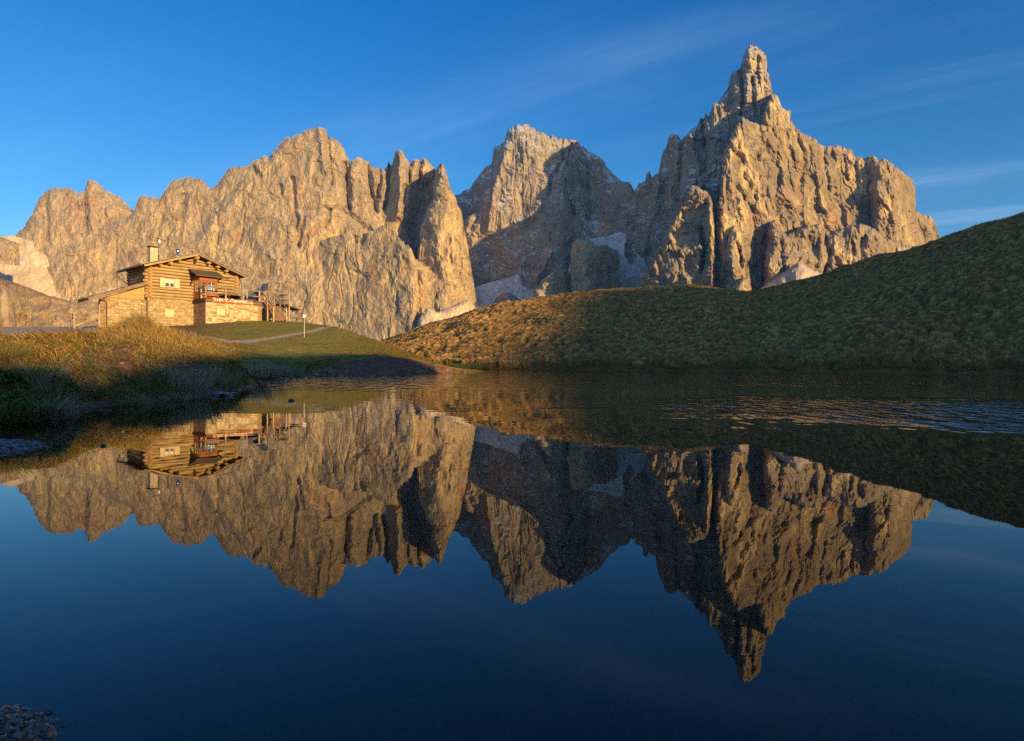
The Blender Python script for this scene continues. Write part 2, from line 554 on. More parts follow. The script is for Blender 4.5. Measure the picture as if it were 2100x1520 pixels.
    rock_layer('mountain', shoulder, [(900, 520), (1100, 520)], [(900, 3200), (960, 3080), (1040, 2860), (1090, 2800)], 0.5, M_ROCK_S, 53, rib=24, facet=0.8, jag=2.5)
    centre = [(945, 560), (950, 470), (951, 463), (954, 450), (962, 443), (971, 437), (980, 431), (986, 414), (992, 394), (1005, 379), (1010, 350), (1018, 325), (1026, 308), (1034, 290), (1038, 275), (1042, 263), (1055, 257), (1060, 254),
              (1080, 255), (1095, 261), (1104, 268), (1115, 270), (1125, 278), (1133, 275), (1143, 282), (1149, 287), (1153, 281), (1160, 281), (1168, 288), (1174, 283), (1182, 286), (1192, 297), (1205, 308), (1222, 317), (1235, 325),
              (1243, 338), (1253, 350), (1265, 364), (1280, 372), (1287, 371), (1295, 379), (1301, 391), (1320, 440), (1345, 520)]
    rock_layer('mountain', centre, [(930, 700), (1360, 700)], [(945, 2780), (990, 2740), (1060, 2640), (1140, 2590), (1160, 2590), (1178, 2740), (1230, 2610), (1300, 2450), (1345, 2400)], 0.5, M_ROCK_S, 61, rib=18, facet=0.62,
               lines=[([(1152, 284), (1152, 330), (1139, 356)], 4, 45), ([(1171, 295), (1158, 357), (1162, 396), (1175, 440)], 4, 60), ([(1205, 342), (1206, 452)], 4, 30), ([(1131, 362), (1125, 402)], 4, 36),
                      ([(985, 420), (978, 450), (965, 470)], 6, 40), ([(1040, 300), (1010, 400), (1000, 470)], 9, -30), ([(1105, 420), (1060, 470)], 10, -28), ([(1130, 520), (1100, 575)], 10, -40)])
    # glacier bowl and the scree floor in the shade
    rock_layer('scree_slope', [(1150, 600), (1180, 510), (1200, 492), (1226, 487), (1248, 484), (1262, 478), (1274, 476), (1286, 480), (1300, 496), (1330, 540), (1360, 600)], [(1140, 720), (1370, 720)], [(1150, 2230), (1240, 2330), (1290, 2300), (1360, 2150)], 0.8, M_SCREE_S, 71,
               rib=6, facet=0.16, jag=0.5, edge=(10, 20), back=False, smooth_noise=8)
    rock_layer('scree_slope', [(850, 690), (925, 648), (950, 610), (972, 590), (1000, 580), (1040, 570), (1075, 556), (1110, 560), (1140, 540), (1165, 560), (1200, 620), (1215, 700)], [(840, 745), (1230, 745)],
               [(850, 2300), (960, 2470), (1100, 2480), (1215, 2400)], 1.2, M_SCREE_S, 73, rib=10, facet=0.2, jag=0.5, edge=(10, 15), back=False, smooth_noise=12)
    # the great pyramid: shaded western flank with the tower
    flank = [(1262, 600), (1280, 500), (1290, 420), (1300, 390), (1312, 374), (1324, 371), (1326, 355), (1332, 350), (1336, 362), (1350, 355), (1354, 334), (1358, 314), (1368, 298), (1371, 279), (1380, 273), (1390, 277), (1398, 286),
             (1404, 279), (1415, 267), (1430, 256), (1437, 239), (1443, 244), (1447, 231), (1453, 239), (1458, 225), (1465, 210), (1475, 206), (1485, 193), (1493, 181), (1497, 161), (1501, 148), (1510, 143), (1518, 141), (1520, 131),
             (1525, 113), (1533, 96), (1540, 91), (1550, 94), (1560, 102), (1571, 113), (1573, 127), (1573, 146), (1577, 152), (1581, 170), (1584, 188), (1590, 240), (1600, 330), (1610, 420)]
    rock_layer('mountain', flank, B, [(1262, 2450), (1300, 2390), (1372, 2190), (1470, 1965), (1496, 1990), (1512, 1965), (1530, 1935), (1545, 1915), (1560, 1915), (1576, 1930), (1610, 1950)], 0.22, M_ROCK_S, 83, rib=20, facet=0.7, edge=(10, 40), jag=2.5,
               lines=[([(1517, 145), (1524, 200), (1520, 235)], 4, 30), ([(1520, 149), (1575, 152)], 3, 9), ([(1543, 160), (1548, 240)], 5, 24), ([(1415, 275), (1440, 380)], 5, -30), ([(1400, 290), (1390, 420)], 6, 30),
                      ([(1440, 250), (1450, 330), (1430, 380)], 5, 28), ([(1350, 380), (1320, 520)], 7, -30)])
    # sunlit south face
    face = [(1464, 640), (1466, 540), (1466, 470), (1468, 440), (1473, 400), (1475, 365), (1477, 335), (1480, 318), (1492, 292), (1505, 265), (1513, 252), (1521, 242), (1531, 243), (1545, 249), (1560, 252), (1566, 235), (1572, 212), (1578, 198), (1584, 190), (1590, 191),
            (1597, 201), (1603, 218), (1612, 226), (1621, 225), (1622, 246), (1630, 258), (1640, 267), (1655, 277), (1670, 282), (1679, 294), (1690, 298), (1715, 298), (1735, 304), (1748, 307), (1752, 319), (1760, 318), (1775, 323),
            (1785, 317), (1800, 325), (1815, 325), (1835, 340), (1855, 352), (1870, 368), (1877, 384), (1878, 410), (1877, 433), (1890, 436), (1905, 440), (1915, 451), (1924, 474), (1928, 487), (1940, 494), (1980, 520), (2050, 570), (2300, 744)]
    rock_layer('mountain', face, B, [(1464, 1640), (1475, 1590), (1500, 1590), (1560, 1650), (1640, 1710), (1700, 1740), (1782, 1740), (1800, 1680), (1840, 1700), (1878, 1780), (1890, 1820), (1940, 1860), (2050, 1900)], 0.5, M_ROCK_R, 97, rib=16, facet=0.55, knob=1.0,
               edge=(14, 55), jag=3.5, diag=-0.25, line_k=0.4, iso=0.75,
               lines=[([(1507, 380), (1537, 418), (1546, 446), (1549, 495), (1550, 560)], 7, 75), ([(1524, 360), (1541, 388), (1547, 410)], 6, 55), ([(1783, 372), (1785, 458)], 5, 70), ([(1687, 297), (1692, 346), (1699, 388)], 5, 48),
                      ([(1752, 322), (1760, 370)], 4, 36), ([(1630, 262), (1650, 330), (1640, 380)], 6, 40), ([(1560, 260), (1600, 330), (1620, 420)], 9, -30), ([(1500, 420), (1515, 440)], 6, 42), ([(1523, 405), (1532, 425)], 5, 46),
                      ([(1590, 300), (1600, 380)], 5, 34), ([(1480, 330), (1486, 420)], 4, -30), ([(1640, 440), (1740, 430)], 8, 30), ([(1800, 400), (1870, 395)], 14, -20)])
    # buttresses at its foot
    rock_layer('mountain', [(1288, 640), (1298, 594), (1317, 567), (1336, 534), (1352, 499), (1371, 464), (1386, 441), (1394, 404), (1402, 391), (1409, 384), (1420, 380), (1439, 386), (1455, 396), (1462, 419), (1466, 461), (1468, 518), (1471, 600), (1474, 640)],
               B, [(1288, 1760), (1340, 1690), (1390, 1645), (1440, 1605), (1462, 1580), (1474, 1620)], 0.42, M_ROCK_R, 103, rib=12, facet=0.55, knob=1.0, edge=(12, 60), jag=3, blk=1.25,
               lines=[([(1437, 470), (1445, 520), (1436, 560)], 4, 40), ([(1400, 560), (1430, 600)], 6, -20), ([(1456, 400), (1460, 600)], 5, -22)])
    rock_layer('mountain', [(1478, 660), (1486, 560), (1489, 500), (1498, 467), (1508, 463), (1516, 470), (1523, 480), (1530, 500), (1534, 540), (1541, 568), (1552, 640)], B, [(1478, 1600), (1510, 1550), (1552, 1640)], 0.4, M_ROCK_R, 107,
               rib=20, facet=0.9, edge=(12, 60), jag=2.5, lines=[([(1512, 500), (1520, 545)], 4, 40)])
    rock_layer('mountain', [(1556, 640), (1563, 580), (1568, 520), (1573, 470), (1580, 453), (1590, 449), (1599, 457), (1605, 474), (1614, 480), (1630, 471), (1655, 462), (1680, 457), (1695, 469), (1704, 478), (1718, 470), (1740, 462), (1771, 457), (1794, 468),
                            (1815, 485), (1845, 498), (1890, 505), (1940, 508), (2030, 570), (2250, 744)], B, [(1556, 1620), (1580, 1540), (1600, 1535), (1640, 1570), (1720, 1580), (1800, 1600), (2030, 1680)], 0.62, M_ROCK_R, 109,
               rib=16, facet=0.55, knob=1.0, edge=(14, 70), jag=3, blk=1.3, line_k=0.5, iso=0.75,
               lines=[([(1600, 470), (1606, 560), (1616, 600)], 6, 34), ([(1690, 475), (1700, 520), (1690, 560)], 7, 50), ([(1660, 480), (1668, 520)], 7, 36), ([(1720, 545), (1745, 580)], 7, 44), ([(1780, 470), (1765, 505)], 6, 40)])
    # rubble cones
    rock_layer('scree_slope', [(1528, 640), (1560, 590), (1588, 568), (1615, 552), (1630, 541), (1638, 536), (1648, 541), (1665, 552), (1699, 567), (1740, 590), (1790, 640)], B, [(1528, 1560), (1640, 1430), (1790, 1540)], 0.9, M_SCREE_P, 113, rib=5, facet=0.14,
               edge=(9, 30), jag=1.0, back=False, smooth_noise=6)
    rock_layer('boulder_knoll', [(1490, 640), (1500, 590), (1512, 577), (1525, 569), (1536, 575), (1541, 590), (1545, 640)], B, [(1490, 1520), (1520, 1470), (1545, 1510)], 0.4, M_ROCK_R, 115, rib=5, facet=0.3, edge=(12, 35), jag=1.0)
    rock_layer('scree_slope', [(835, 745), (857, 660), (868, 640), (876, 630), (885, 634), (897, 640), (928, 628), (960, 614), (985, 640), (1000, 745)], B, [(835, 2120), (876, 2070), (1000, 2120)], 0.8, M_SCREE, 117, rib=5, facet=0.14, edge=(9, 25), jag=1.0,
               back=False, smooth_noise=8)
    # rocks standing in the shaded valley
    rock_layer('rock_knob', [(1162, 640), (1168, 598), (1170, 541), (1171, 510), (1174, 498), (1180, 489), (1188, 486), (1196, 490), (1204, 487), (1213, 492), (1222, 502), (1240, 500), (1259, 510), (1279, 520), (1303, 526), (1312, 541), (1306, 559), (1294, 570), (1275, 600), (1270, 640)], B,
               [(1162, 2200), (1172, 2090), (1200, 2050), (1222, 2080), (1250, 2210), (1310, 2330)], 0.35, M_ROCK, 121, rib=10, facet=0.6, knob=0.5, edge=(12, 50), jag=3.0, thick=150)
    rock_layer('rock_knob', [(1070, 650), (1084, 618), (1096, 594), (1113, 573), (1131, 559), (1149, 552), (1160, 551), (1167, 560), (1170, 600), (1172, 650)], B, [(1070, 2120), (1110, 2060), (1130, 2060), (1150, 2150), (1172, 2200)], 0.4, M_ROCK, 123, rib=12, facet=0.7,
               edge=(12, 45), jag=1.2, thick=120)
    rock_layer('rock_knob', [(1008, 660), (1013, 632), (1016, 612), (1028, 601), (1042, 599), (1057, 606), (1069, 618), (1080, 660)], B, [(1008, 2500), (1040, 2420), (1080, 2500)], 0.4, M_ROCK_S, 127, rib=6, facet=0.4, edge=(12, 40), jag=1, thick=100)
    rock_layer('rock_knob', [(1262, 650), (1267, 597), (1273, 580), (1288, 570), (1306, 565), (1325, 575), (1345, 600), (1360, 650)], B, [(1262, 2150), (1300, 2130), (1360, 2080)], 0.5, M_ROCK_S, 129, rib=8, facet=0.5, edge=(14, 50), jag=1, thick=120)
    # left: pale scree fan, banded outcrop and the brown slope nearer the hut
    rock_layer('scree_slope', [(-420, 520), (-100, 498), (0, 486), (25, 482), (50, 490), (80, 500), (108, 508), (135, 500), (158, 488), (162, 510), (170, 560), (200, 585), (240, 592), (330, 620), (480, 744)], B,
               [(-420, 2150), (60, 2250), (150, 2360), (330, 2250)], 1.7, M_SCREE, 131, rib=5, facet=0.1, edge=(8, 10), jag=0.6, back=False, smooth_noise=9)
    rock_layer('mountain', [(-420, 470), (-200, 480), (-60, 484), (0, 485), (33, 497), (67, 510), (88, 521), (92, 530), (60, 545), (40, 552)], [(-420, 600), (0, 541), (40, 545), (70, 538), (92, 534)], [(-420, 1900), (0, 2010), (92, 2080)], 0.5, M_ROCK, 133, rib=10, facet=0.6,
               edge=(6, 20), jag=1.5, thick=120)
    rock_layer('hill', [(-420, 500), (-120, 545), (0, 570), (33, 580), (67, 592), (100, 606), (133, 614), (157, 620), (187, 617), (240, 622), (320, 650), (420, 719)], [(-500, 720), (500, 720)], [(-420, 300), (0, 340), (420, 420)], 0.4, M_BROWN, 137, rib=2, facet=0.06,
               edge=(8, 10), jag=1.0, back=False, smooth_noise=5)
    rock_layer('outcrop', [(-60, 640), (-30, 600), (0, 583), (14, 588), (24, 602), (30, 622), (33, 645), (36, 680)], [(-60, 700), (60, 700)], [(-60, 320), (10, 300), (36, 310)], 0.1, M_BROWN, 139, rib=0.7, facet=0.03, edge=(10, 6), jag=1.0, thick=20)


build_mountains()
# terrain sheet under everything, out to the foot of the mountains
M_FAR = scree_material('far_ground', (0.10, 0.09, 0.05), (0.16, 0.13, 0.08))
tag(mesh_obj('terrain', [(-3900, -1000, -3), (3900, -1000, -3), (3900, 3800, -3), (-3900, 3800, -3)], [(0, 1, 2, 3)], M_FAR), kind='structure')
# ------------------------------------------------------------------ near ground, hills, lake
def grass_ground_material():
    m, q, out = new_mat('meadow_ground')
    geo = q.n('ShaderNodeNewGeometry')
    pos = geo.outputs['Position']
    soil = q.n('ShaderNodeAttribute', attribute_name='soil').outputs['Fac']
    lawn = q.n('ShaderNodeAttribute', attribute_name='lawn').outputs['Fac']
    track = q.n('ShaderNodeAttribute', attribute_name='track').outputs['Fac']
    n1 = q.noise(pos, 0.35, 5.0, 0.65, 0.5)
    n2 = q.noise(q.mapping(pos, scale=(1, 0.6, 1)), 3.0, 5.0, 0.7)
    n3 = q.noise(pos, 30.0, 4.0, 0.7)
    dry = q.mix(q.smooth(n2, 0.3, 0.7), (0.20, 0.12, 0.035), (0.36, 0.23, 0.075))
    green = q.mix(q.smooth(n2, 0.3, 0.7), (0.24, 0.215, 0.036), (0.40, 0.325, 0.065))
    dry = q.mix(q.smooth(q.noise(pos, 1.1, 4.0, 0.65, 0.6), 0.45, 0.65), dry, (0.17, 0.085, 0.035))
    base = q.mix(q.math('MULTIPLY', lawn, q.smooth(q.math('ADD', n1, q.math('MULTIPLY', lawn, 0.18)), 0.48, 0.66)), dry, green)
    earth = q.mix(q.smooth(n2, 0.3, 0.7), (0.15, 0.068, 0.038), (0.31, 0.15, 0.085))
    sm = q.smooth(q.math('ADD', soil, q.math('MULTIPLY', q.math('SUBTRACT', n2, 0.5), 0.7)), 0.4, 0.62)
    base = q.mix(sm, base, earth)
    grit = q.mix(q.smooth(n3, 0.35, 0.65), (0.40, 0.31, 0.23), (0.60, 0.48, 0.37))
    tm = q.smooth(q.math('ADD', track, q.math('MULTIPLY', q.math('SUBTRACT', n2, 0.5), 0.6)), 0.38, 0.6)
    base = q.mix(tm, base, grit)
    base = q.mix(1.0, base, q.ramp(n3, [(0.3, (0.72, 0.72, 0.72)), (0.7, (1.22, 1.22, 1.22))]), 'MULTIPLY')
    principled(q, out, base, 0.95, 0.1, bump(q, q.math('ADD', n2, q.math('MULTIPLY', n3, 0.3)), 0.6, 0.15))
    return m


def hill_material():
    m, q, out = new_mat('tussock_slope')
    geo = q.n('ShaderNodeNewGeometry')
    pos = geo.outputs['Position']
    tus = q.n('ShaderNodeAttribute', attribute_name='tussock').outputs['Fac']
    n1 = q.noise(pos, 0.07, 5.0, 0.6, 0.5)
    n2 = q.noise(pos, 1.3, 5.0, 0.65)
    n3 = q.noise(q.mapping(pos, scale=(1.0, 1.0, 2.0)), 9.0, 4.0, 0.7)
    straw = q.mix(q.smooth(n2, 0.32, 0.68), (0.43, 0.225, 0.062), (0.70, 0.41, 0.13))
    heath = q.mix(q.smooth(n2, 0.32, 0.68), (0.13, 0.082, 0.034), (0.24, 0.17, 0.07))
    sepx = q.n('ShaderNodeSeparateXYZ')
    q.link(pos, sepx.inputs[0])
    # russet dwarf heath grows on the western spur, pale matgrass on the long slope
    spur = q.smooth(q.math('ADD', sepx.outputs[0], q.math('MULTIPLY', q.math('SUBTRACT', n1, 0.5), 24.0)), 14.0, -2.0)
    straw = q.mix(spur, straw, q.mix(q.smooth(n2, 0.32, 0.68), (0.42, 0.25, 0.08), (0.66, 0.44, 0.15)))
    heath = q.mix(spur, heath, (0.22, 0.115, 0.04))
    base = q.mix(q.smooth(q.math('ADD', tus, q.math('MULTIPLY', q.math('SUBTRACT', n3, 0.5), 0.8)), 0.34, 0.80), heath, straw)
    green = q.mix(q.smooth(n1, 0.5, 0.68), (0.0, 0.0, 0.0), (1, 1, 1))
    base = q.mix(q.math('MULTIPLY', q.smooth(q.noise(pos, 0.16, 5.0, 0.65, 0.8), 0.50, 0.66), 0.45), base, heath)
    gm = q.math('MULTIPLY', q.math('MULTIPLY', q.smooth(n1, 0.5, 0.70), 0.45), q.math('SUBTRACT', 1.0, spur))
    base = q.mix(gm, base, (0.23, 0.165, 0.052))
    base = q.mix(1.0, base, q.ramp(n3, [(0.3, (0.7, 0.7, 0.7)), (0.7, (1.25, 1.25, 1.25))]), 'MULTIPLY')
    principled(q, out, base, 0.95, 0.1, bump(q, n3, 0.7, 0.12))
    return m


M_GROUND = grass_ground_material()
M_HILL = hill_material()

# columns of the ground left of the lake: photograph x -> (y, distance) from the water's edge upward
GCOL = {
    -700: [(905, 5.2), (800, 6.2), (730, 7.4), (705, 9), (690, 14), (682, 24), (674, 52), (671, 75)],
    -300: [(893, 5.1), (800, 6.0), (735, 7.0), (702, 8.6), (690, 12), (683, 22), (674, 52), (671, 75)],
    0: [(876, 5.0), (800, 5.7), (740, 6.5), (704, 7.8), (691, 11), (684, 20), (674, 50), (671, 72)],
    70: [(866, 5.2), (795, 5.9), (732, 6.8), (702, 8.2), (691, 12), (684, 22), (673, 50), (670, 72)],
    130: [(857, 5.6), (790, 6.3), (722, 7.6), (698, 9.2), (687, 13), (681, 23), (673, 50), (670, 72)],
    170: [(838, 6.6), (780, 7.2), (718, 8.6), (691, 10.6), (680, 14), (676, 24), (672, 50), (669, 72)],
    215: [(834, 7.0), (772, 7.8), (716, 9.4), (686, 12), (675, 15), (674, 24), (671, 50), (668, 72)],
    255: [(834, 7.1), (771, 8.1), (713, 10.2), (678, 13), (666, 16), (671, 24), (670, 48), (667, 72)],
    290: [(833, 7.2), (770, 8.4), (711, 11), (672, 14), (662, 16.5), (670, 24), (670, 48), (667, 72)],
    330: [(829, 7.8), (768, 9), (716, 12), (686, 15), (675, 18), (673, 28), (670, 50), (667, 72)],
    380: [(823, 8.5), (765, 10), (726, 13), (702, 17), (686, 22), (677, 34), (669, 55), (665, 72)],
    430: [(814, 9.2), (765, 11), (735, 14), (712, 19), (694, 27), (680, 42), (664, 59), (659, 72)],
    470: [(810, 9.9), (768, 12), (745, 15), (727, 20), (705, 29), (684, 44), (660, 62), (654, 72)],
    490: [(801, 11.3), (778, 13), (752, 16), (733, 21), (706, 31), (684, 45), (657, 63), (652, 72)],
    550: [(786, 15.3), (776, 17.5), (756, 20), (734, 26), (707, 35), (684, 46), (658, 63), (655, 70)],
    617: [(773, 22.8), (762, 24.5), (752, 26), (733, 31), (707, 38), (682, 48), (662, 62), (661, 66)],
    690: [(772, 23.8), (752, 26), (741, 28), (727, 33), (706, 40), (685, 47), (671, 54), (671, 58)],
    740: [(772, 24.5), (748, 27.5), (735, 30), (724, 34), (708, 40), (695, 46), (688, 51), (689, 55)],
    790: [(771, 26), (741, 29.5), (728, 31.5), (722, 34), (716, 37), (710, 41), (706, 46), (707, 50)],
    840: [(769, 28), (744, 30.5), (733, 32.5), (730, 34), (727, 36), (725, 39), (724, 42), (726, 45)],
    890: [(767, 31), (754, 32.5), (747, 34), (745, 35), (744, 36), (743, 38), (743, 40), (745, 43)],
    935: [(762, 39), (758, 39.6), (755, 40), (755, 41), (755, 42), (756, 43), (757, 44), (760, 46)],
    990: [(762, 44), (761, 44.3), (760, 44.6), (761, 45), (762, 46), (763, 47), (764, 48), (766, 50)],
}


def ground_knots():
    ks = sorted(GCOL)
    n = 8
    A = np.array([[(y, Y) for y, Y in GCOL[k]] for k in ks], float)
    P = at(np.repeat(np.array(ks, float)[:, None], n, 1), A[..., 0], A[..., 1])
    return np.array(ks, float), A[..., 1], P[..., 2]


GK, GY, GZ = ground_knots()
SH = np.stack([np.interp(GK, GK, GY[:, 0])], -1)


def pchip_like(t, n):
    return t


def ground_point(PX, T):
    """PX photograph column, T in 0..7 along the knots (below 0: under the water) -> position"""
    Yc = np.stack([np.interp(PX, GK, GY[:, k]) for k in range(8)], 0)
    Zc = np.stack([np.interp(PX, GK, GZ[:, k]) for k in range(8)], 0)
    Tc = np.clip(T, 0, 6.9999)
    i = Tc.astype(int)
    f = Tc - i
    idx = np.arange(PX.size).reshape(PX.shape)

    def take(A, k):
        return A.reshape(8, -1)[np.clip(k, 0, 7).ravel(), np.arange(PX.size)].reshape(PX.shape)
    Y = take(Yc, i) * (1 - f) + take(Yc, i + 1) * f
    # Catmull-Rom for heights
    p0, p1, p2, p3 = take(Zc, i - 1), take(Zc, i), take(Zc, i + 1), take(Zc, i + 2)
    y0, y1, y2, y3 = take(Yc, i - 1), take(Yc, i), take(Yc, i + 1), take(Yc, i + 2)
    m1 = (p2 - p0) / np.maximum(y2 - y0, 1e-3)
    m2 = (p3 - p1) / np.maximum(y3 - y1, 1e-3)
    h = y2 - y1
    s1 = (p2 - p1) / np.maximum(h, 1e-3)
    m1 = np.where(s1 > 0, np.clip(m1, -0.2, 3 * s1 + 0.01), m1)
    m2 = np.where(s1 > 0, np.clip(m2, -0.2, 3 * s1 + 0.01), m2)
    Z = p1 * (2 * f ** 3 - 3 * f ** 2 + 1) + h * m1 * (f ** 3 - 2 * f ** 2 + f) + p2 * (-2 * f ** 3 + 3 * f ** 2) + h * m2 * (f ** 3 - f ** 2)
    under = np.clip(-T, 0, None)
    Y = Y - under * 1.6
    Z = Z - under * 0.9
    d = ray(PX, np.full(PX.shape, 745.0))
    X = d[..., 0] * Y
    return X, Y, Z


def ground_noise(X, Y, T, PX):
    amp = sstep(T, 0.0, 0.6) * (0.05 + 0.10 * sstep(T, 1.5, 0.4)) * sstep(PX, 700, 430) + 0.025 * sstep(T, 0, 1)
    amp = amp * (1 - 0.7 * sstep(T, 3.0, 5.0))
    return amp * (fbm(X * 1.1, Y * 1.1, 4, 301, 0.55)) + 0.25 * amp * fbm(X * 6, Y * 6, 3, 303)


SOIL_BANK = [(692, 760), (740, 752), (790, 748), (840, 750), (890, 756), (925, 760)]


def ground_masks(PX, T, X, Y, Z):
    lawn = sstep(PX, 330, 520) * sstep(T, 0.8, 2.0)
    soil = sstep(PX, 655, 700) * sstep(PX, 950, 900) * sstep(T, 2.1, 1.5)
    n = fbm(X * 0.9, Y * 0.9, 3, 311)
    soil = np.maximum(soil, sstep(PX, 150, 185) * sstep(PX, 300, 250) * sstep(np.abs(T - 1.45 + 0.25 * n), 0.85, 0.4) * (1.05 + 0.6 * n))
    soil = np.maximum(soil, sstep(T, 0.35, 0.05) * 0.9)
    soil = np.maximum(soil, sstep(PX, 560, 620) * sstep(PX, 700, 660) * sstep(T, 1.0, 0.4))
    track = sstep(PX, 260, 150) * sstep(T, 3.3, 3.8)
    track = np.maximum(track, sstep(np.abs(seg_dist(X, Y, TRAIL)), 0.62, 0.22) * 0.9)
    return lawn, soil, track


TRAIL = [tuple(pt(x, y, Y)[:2]) for x, y, Y in ((700, 664, 58), (665, 667, 53.5), (640, 675, 49.5), (610, 684, 46.8), (560, 693, 41.5), (520, 699, 37.5), (495, 702, 33.5), (470, 698, 33.0), (440, 695, 29))]


def build_ground():
    xs = np.concatenate([np.arange(-700, -20, 6.0), np.arange(-20, 990.1, 1.7)])
    ts = np.concatenate([np.linspace(-1.2, 0, 8)[:-1], np.linspace(0, 3.2, 170)[:-1], np.linspace(3.2, 7, 110)])
    PX, T = np.meshgrid(xs, ts)
    X, Y, Z = ground_point(PX, T)
    lawn, soil, track = ground_masks(PX, T, X, Y, Z)
    Z = Z + ground_noise(X, Y, T, PX) - 0.05 * sstep(track, 0.3, 0.8)
    # cracked, slumped turf on the bank face
    V = np.stack([X, Y, Z], -1).reshape(-1, 3)
    o = mesh_obj('ground', V, grid_faces(len(ts), len(xs)), M_GROUND, True, None, {'soil': soil.ravel(), 'lawn': lawn.ravel(), 'track': track.ravel()})
    tag(o, kind='structure')
    # plateau that carries on behind the visible edge
    xs2 = np.arange(-700, 990.1, 20.0)
    PX, T = np.meshgrid(xs2, np.array([7.0]))
    X, Y, Z = ground_point(PX, T)
    rows = [np.stack([X[0] * s, Y[0] * s, Z[0] + dz], -1) for s, dz in ((0.995, -0.06), (1.3, -0.6), (1.7, -3.0), (2.6, -14))]
    V = np.concatenate(rows)
    na = len(xs2)
    o = mesh_obj('plateau', V, grid_faces(4, na), M_GROUND, True, None, {'soil': np.zeros(len(V)), 'lawn': np.full(len(V), 0.5), 'track': np.zeros(len(V))})
    tag(o, kind='structure')


build_ground()

# hills beyond the lake: column -> shore distance, crest (y, distance)
HILL = [(640, 60, 745, 100), (720, 62, 722, 108), (790, 64, 699, 112), (840, 63, 681, 114), (900, 61, 662, 116), (960, 59, 644, 118), (1040, 57, 623, 122), (1100, 56, 610, 126), (1180, 54, 600, 130), (1260, 52.5, 594, 134),
        (1330, 51, 591, 137), (1400, 49, 591.5, 138), (1450, 48, 592, 136), (1500, 47, 597, 132), (1540, 46, 600.5, 128), (1575, 45.5, 594, 124), (1620, 45, 584, 121), (1690, 44, 569, 118), (1760, 43, 549, 115), (1820, 42.5, 530, 112),
        (1880, 42, 509, 109), (1935, 41.5, 490, 107), (1980, 41.2, 474, 105), (2040, 41, 455, 103), (2100, 40.7, 437, 101), (2250, 40, 395, 97), (2500, 38, 330, 92), (2900, 33, 270, 84)]


def hill_point(PX, t):
    H = np.array(HILL, float)
    Ys = np.interp(PX, H[:, 0], H[:, 1])
    cy = np.interp(PX, H[:, 0], H[:, 2])
    Yc = np.interp(PX, H[:, 0], H[:, 3])
    zc = at(PX, cy, Yc)[..., 2]
    tt = np.clip(t, 0, 1)
    Y = Ys + (Yc - Ys) * t
    prof = 0.62 * tt + 0.38 * np.sin(tt * np.pi / 2) ** 1.2
    bankh = 0.55 + 0.35 * fbm(PX / 22.0, PX * 0 + 1.7, 3, 461)
    Z = np.where(t < 0, t * 6.0, bankh * sstep(t, 0, 0.012) * np.exp(-np.clip(t, 0, 1) * 22) + zc * prof)
    Z = np.where(t > 1, zc - (t - 1) * 14.0 - 40 * (t - 1) ** 2, Z)
    d = ray(PX, np.full(PX.shape, 745.0))
    X = d[..., 0] * Y
    fade = np.clip(np.minimum(t * 5, (1 - t) * 6), 0, 1)
    Z = Z + fade * (0.9 * fbm(X * 0.045, Y * 0.045, 3, 401) + 0.55 * fbm(X * 0.13, Y * 0.13, 3, 405))
    return X, Y, Z


def tussocks(X, Y, Z):
    """domes of tussock grass, drawn out along the slope's contour"""
    # contour direction differs over the hill; stretch mostly sideways
    a = 0.18
    u = (X * math.cos(a) + Y * math.sin(a))
    v = (-X * math.sin(a) + Y * math.cos(a))
    u = u + 0.35 * fbm(u * 0.6, v * 0.6, 2, 421)
    v = v + 0.30 * fbm(u * 0.7, v * 0.7, 2, 423)
    r, dx, dy, d1, gap = cells(u / 0.80, v / 0.46, 431)
    h1 = np.clip(1 - d1 * 1.25, 0, 1) ** 0.6 * (0.35 + 0.65 * r)
    r2, dx, dy, d2, gap2 = cells(u / 0.38, v / 0.24, 437)
    h2 = np.clip(1 - d2 * 1.3, 0, 1) ** 0.7 * (0.3 + 0.7 * r2)
    terr = fbm(u * 0.16, v * 0.62, 4, 441)
    return h1, h2, terr


def build_hill():
    xs = np.concatenate([np.arange(640, 780, 5.0), np.arange(780, 2130, 1.35), np.arange(2130, 2900.1, 10.0)])
    H = np.array(HILL, float)
    ts = np.concatenate([np.linspace(-0.05, 0, 4)[:-1], np.linspace(0, 1, 560) ** 1.25, np.array([1.02, 1.06, 1.15, 1.3, 1.6])])
    PX, T = np.meshgrid(xs, ts)
    X, Y, Z = hill_point(PX, T)
    h1, h2, terr = tussocks(X, Y, Z)
    on = sstep(T, 0.0, 0.01)
    amp = 1.0 - 0.35 * sstep(T, 0.3, 1.0)
    Z = Z + on * amp * (0.40 * h1 + 0.16 * h2 + 0.34 * terr)
    # uneven turf edge at the water
    edge = sstep(T, 0.03, 0.0) * on
    Y = Y + edge * 1.1 * fbm(X * 0.5, X * 0 + 2.0, 4, 451)
    tus = np.clip(0.75 * h1 + 0.45 * h2, 0, 1) * sstep(T, 0.002, 0.010)  # dark soil and undercut shade put into the colour at the waterline
    V = np.stack([X, Y, Z], -1).reshape(-1, 3)
    o = mesh_obj('hill', V, grid_faces(len(ts), len(xs)), M_HILL, True, None, {'tussock': tus.ravel()})
    tag(o, kind='structure')


build_hill()


def ground_at(px, py, lo_t=1.0, hi_t=7.0):
    """point of the modelled ground seen at a pixel of the photograph"""
    T = np.linspace(lo_t, hi_t, 1500)
    X, Y, Z = ground_point(np.full(T.shape, float(px)), T)
    Z = Z + ground_noise(X, Y, T, np.full(T.shape, float(px)))
    d = ray(np.full(T.shape, float(px)), np.full(T.shape, float(py)))
    zr = CAMZ + d[:, 2] * Y
    hit = np.argmax(Z >= zr)
    return Vector((d[hit, 0] * Y[hit], Y[hit], Z[hit])), T[hit]


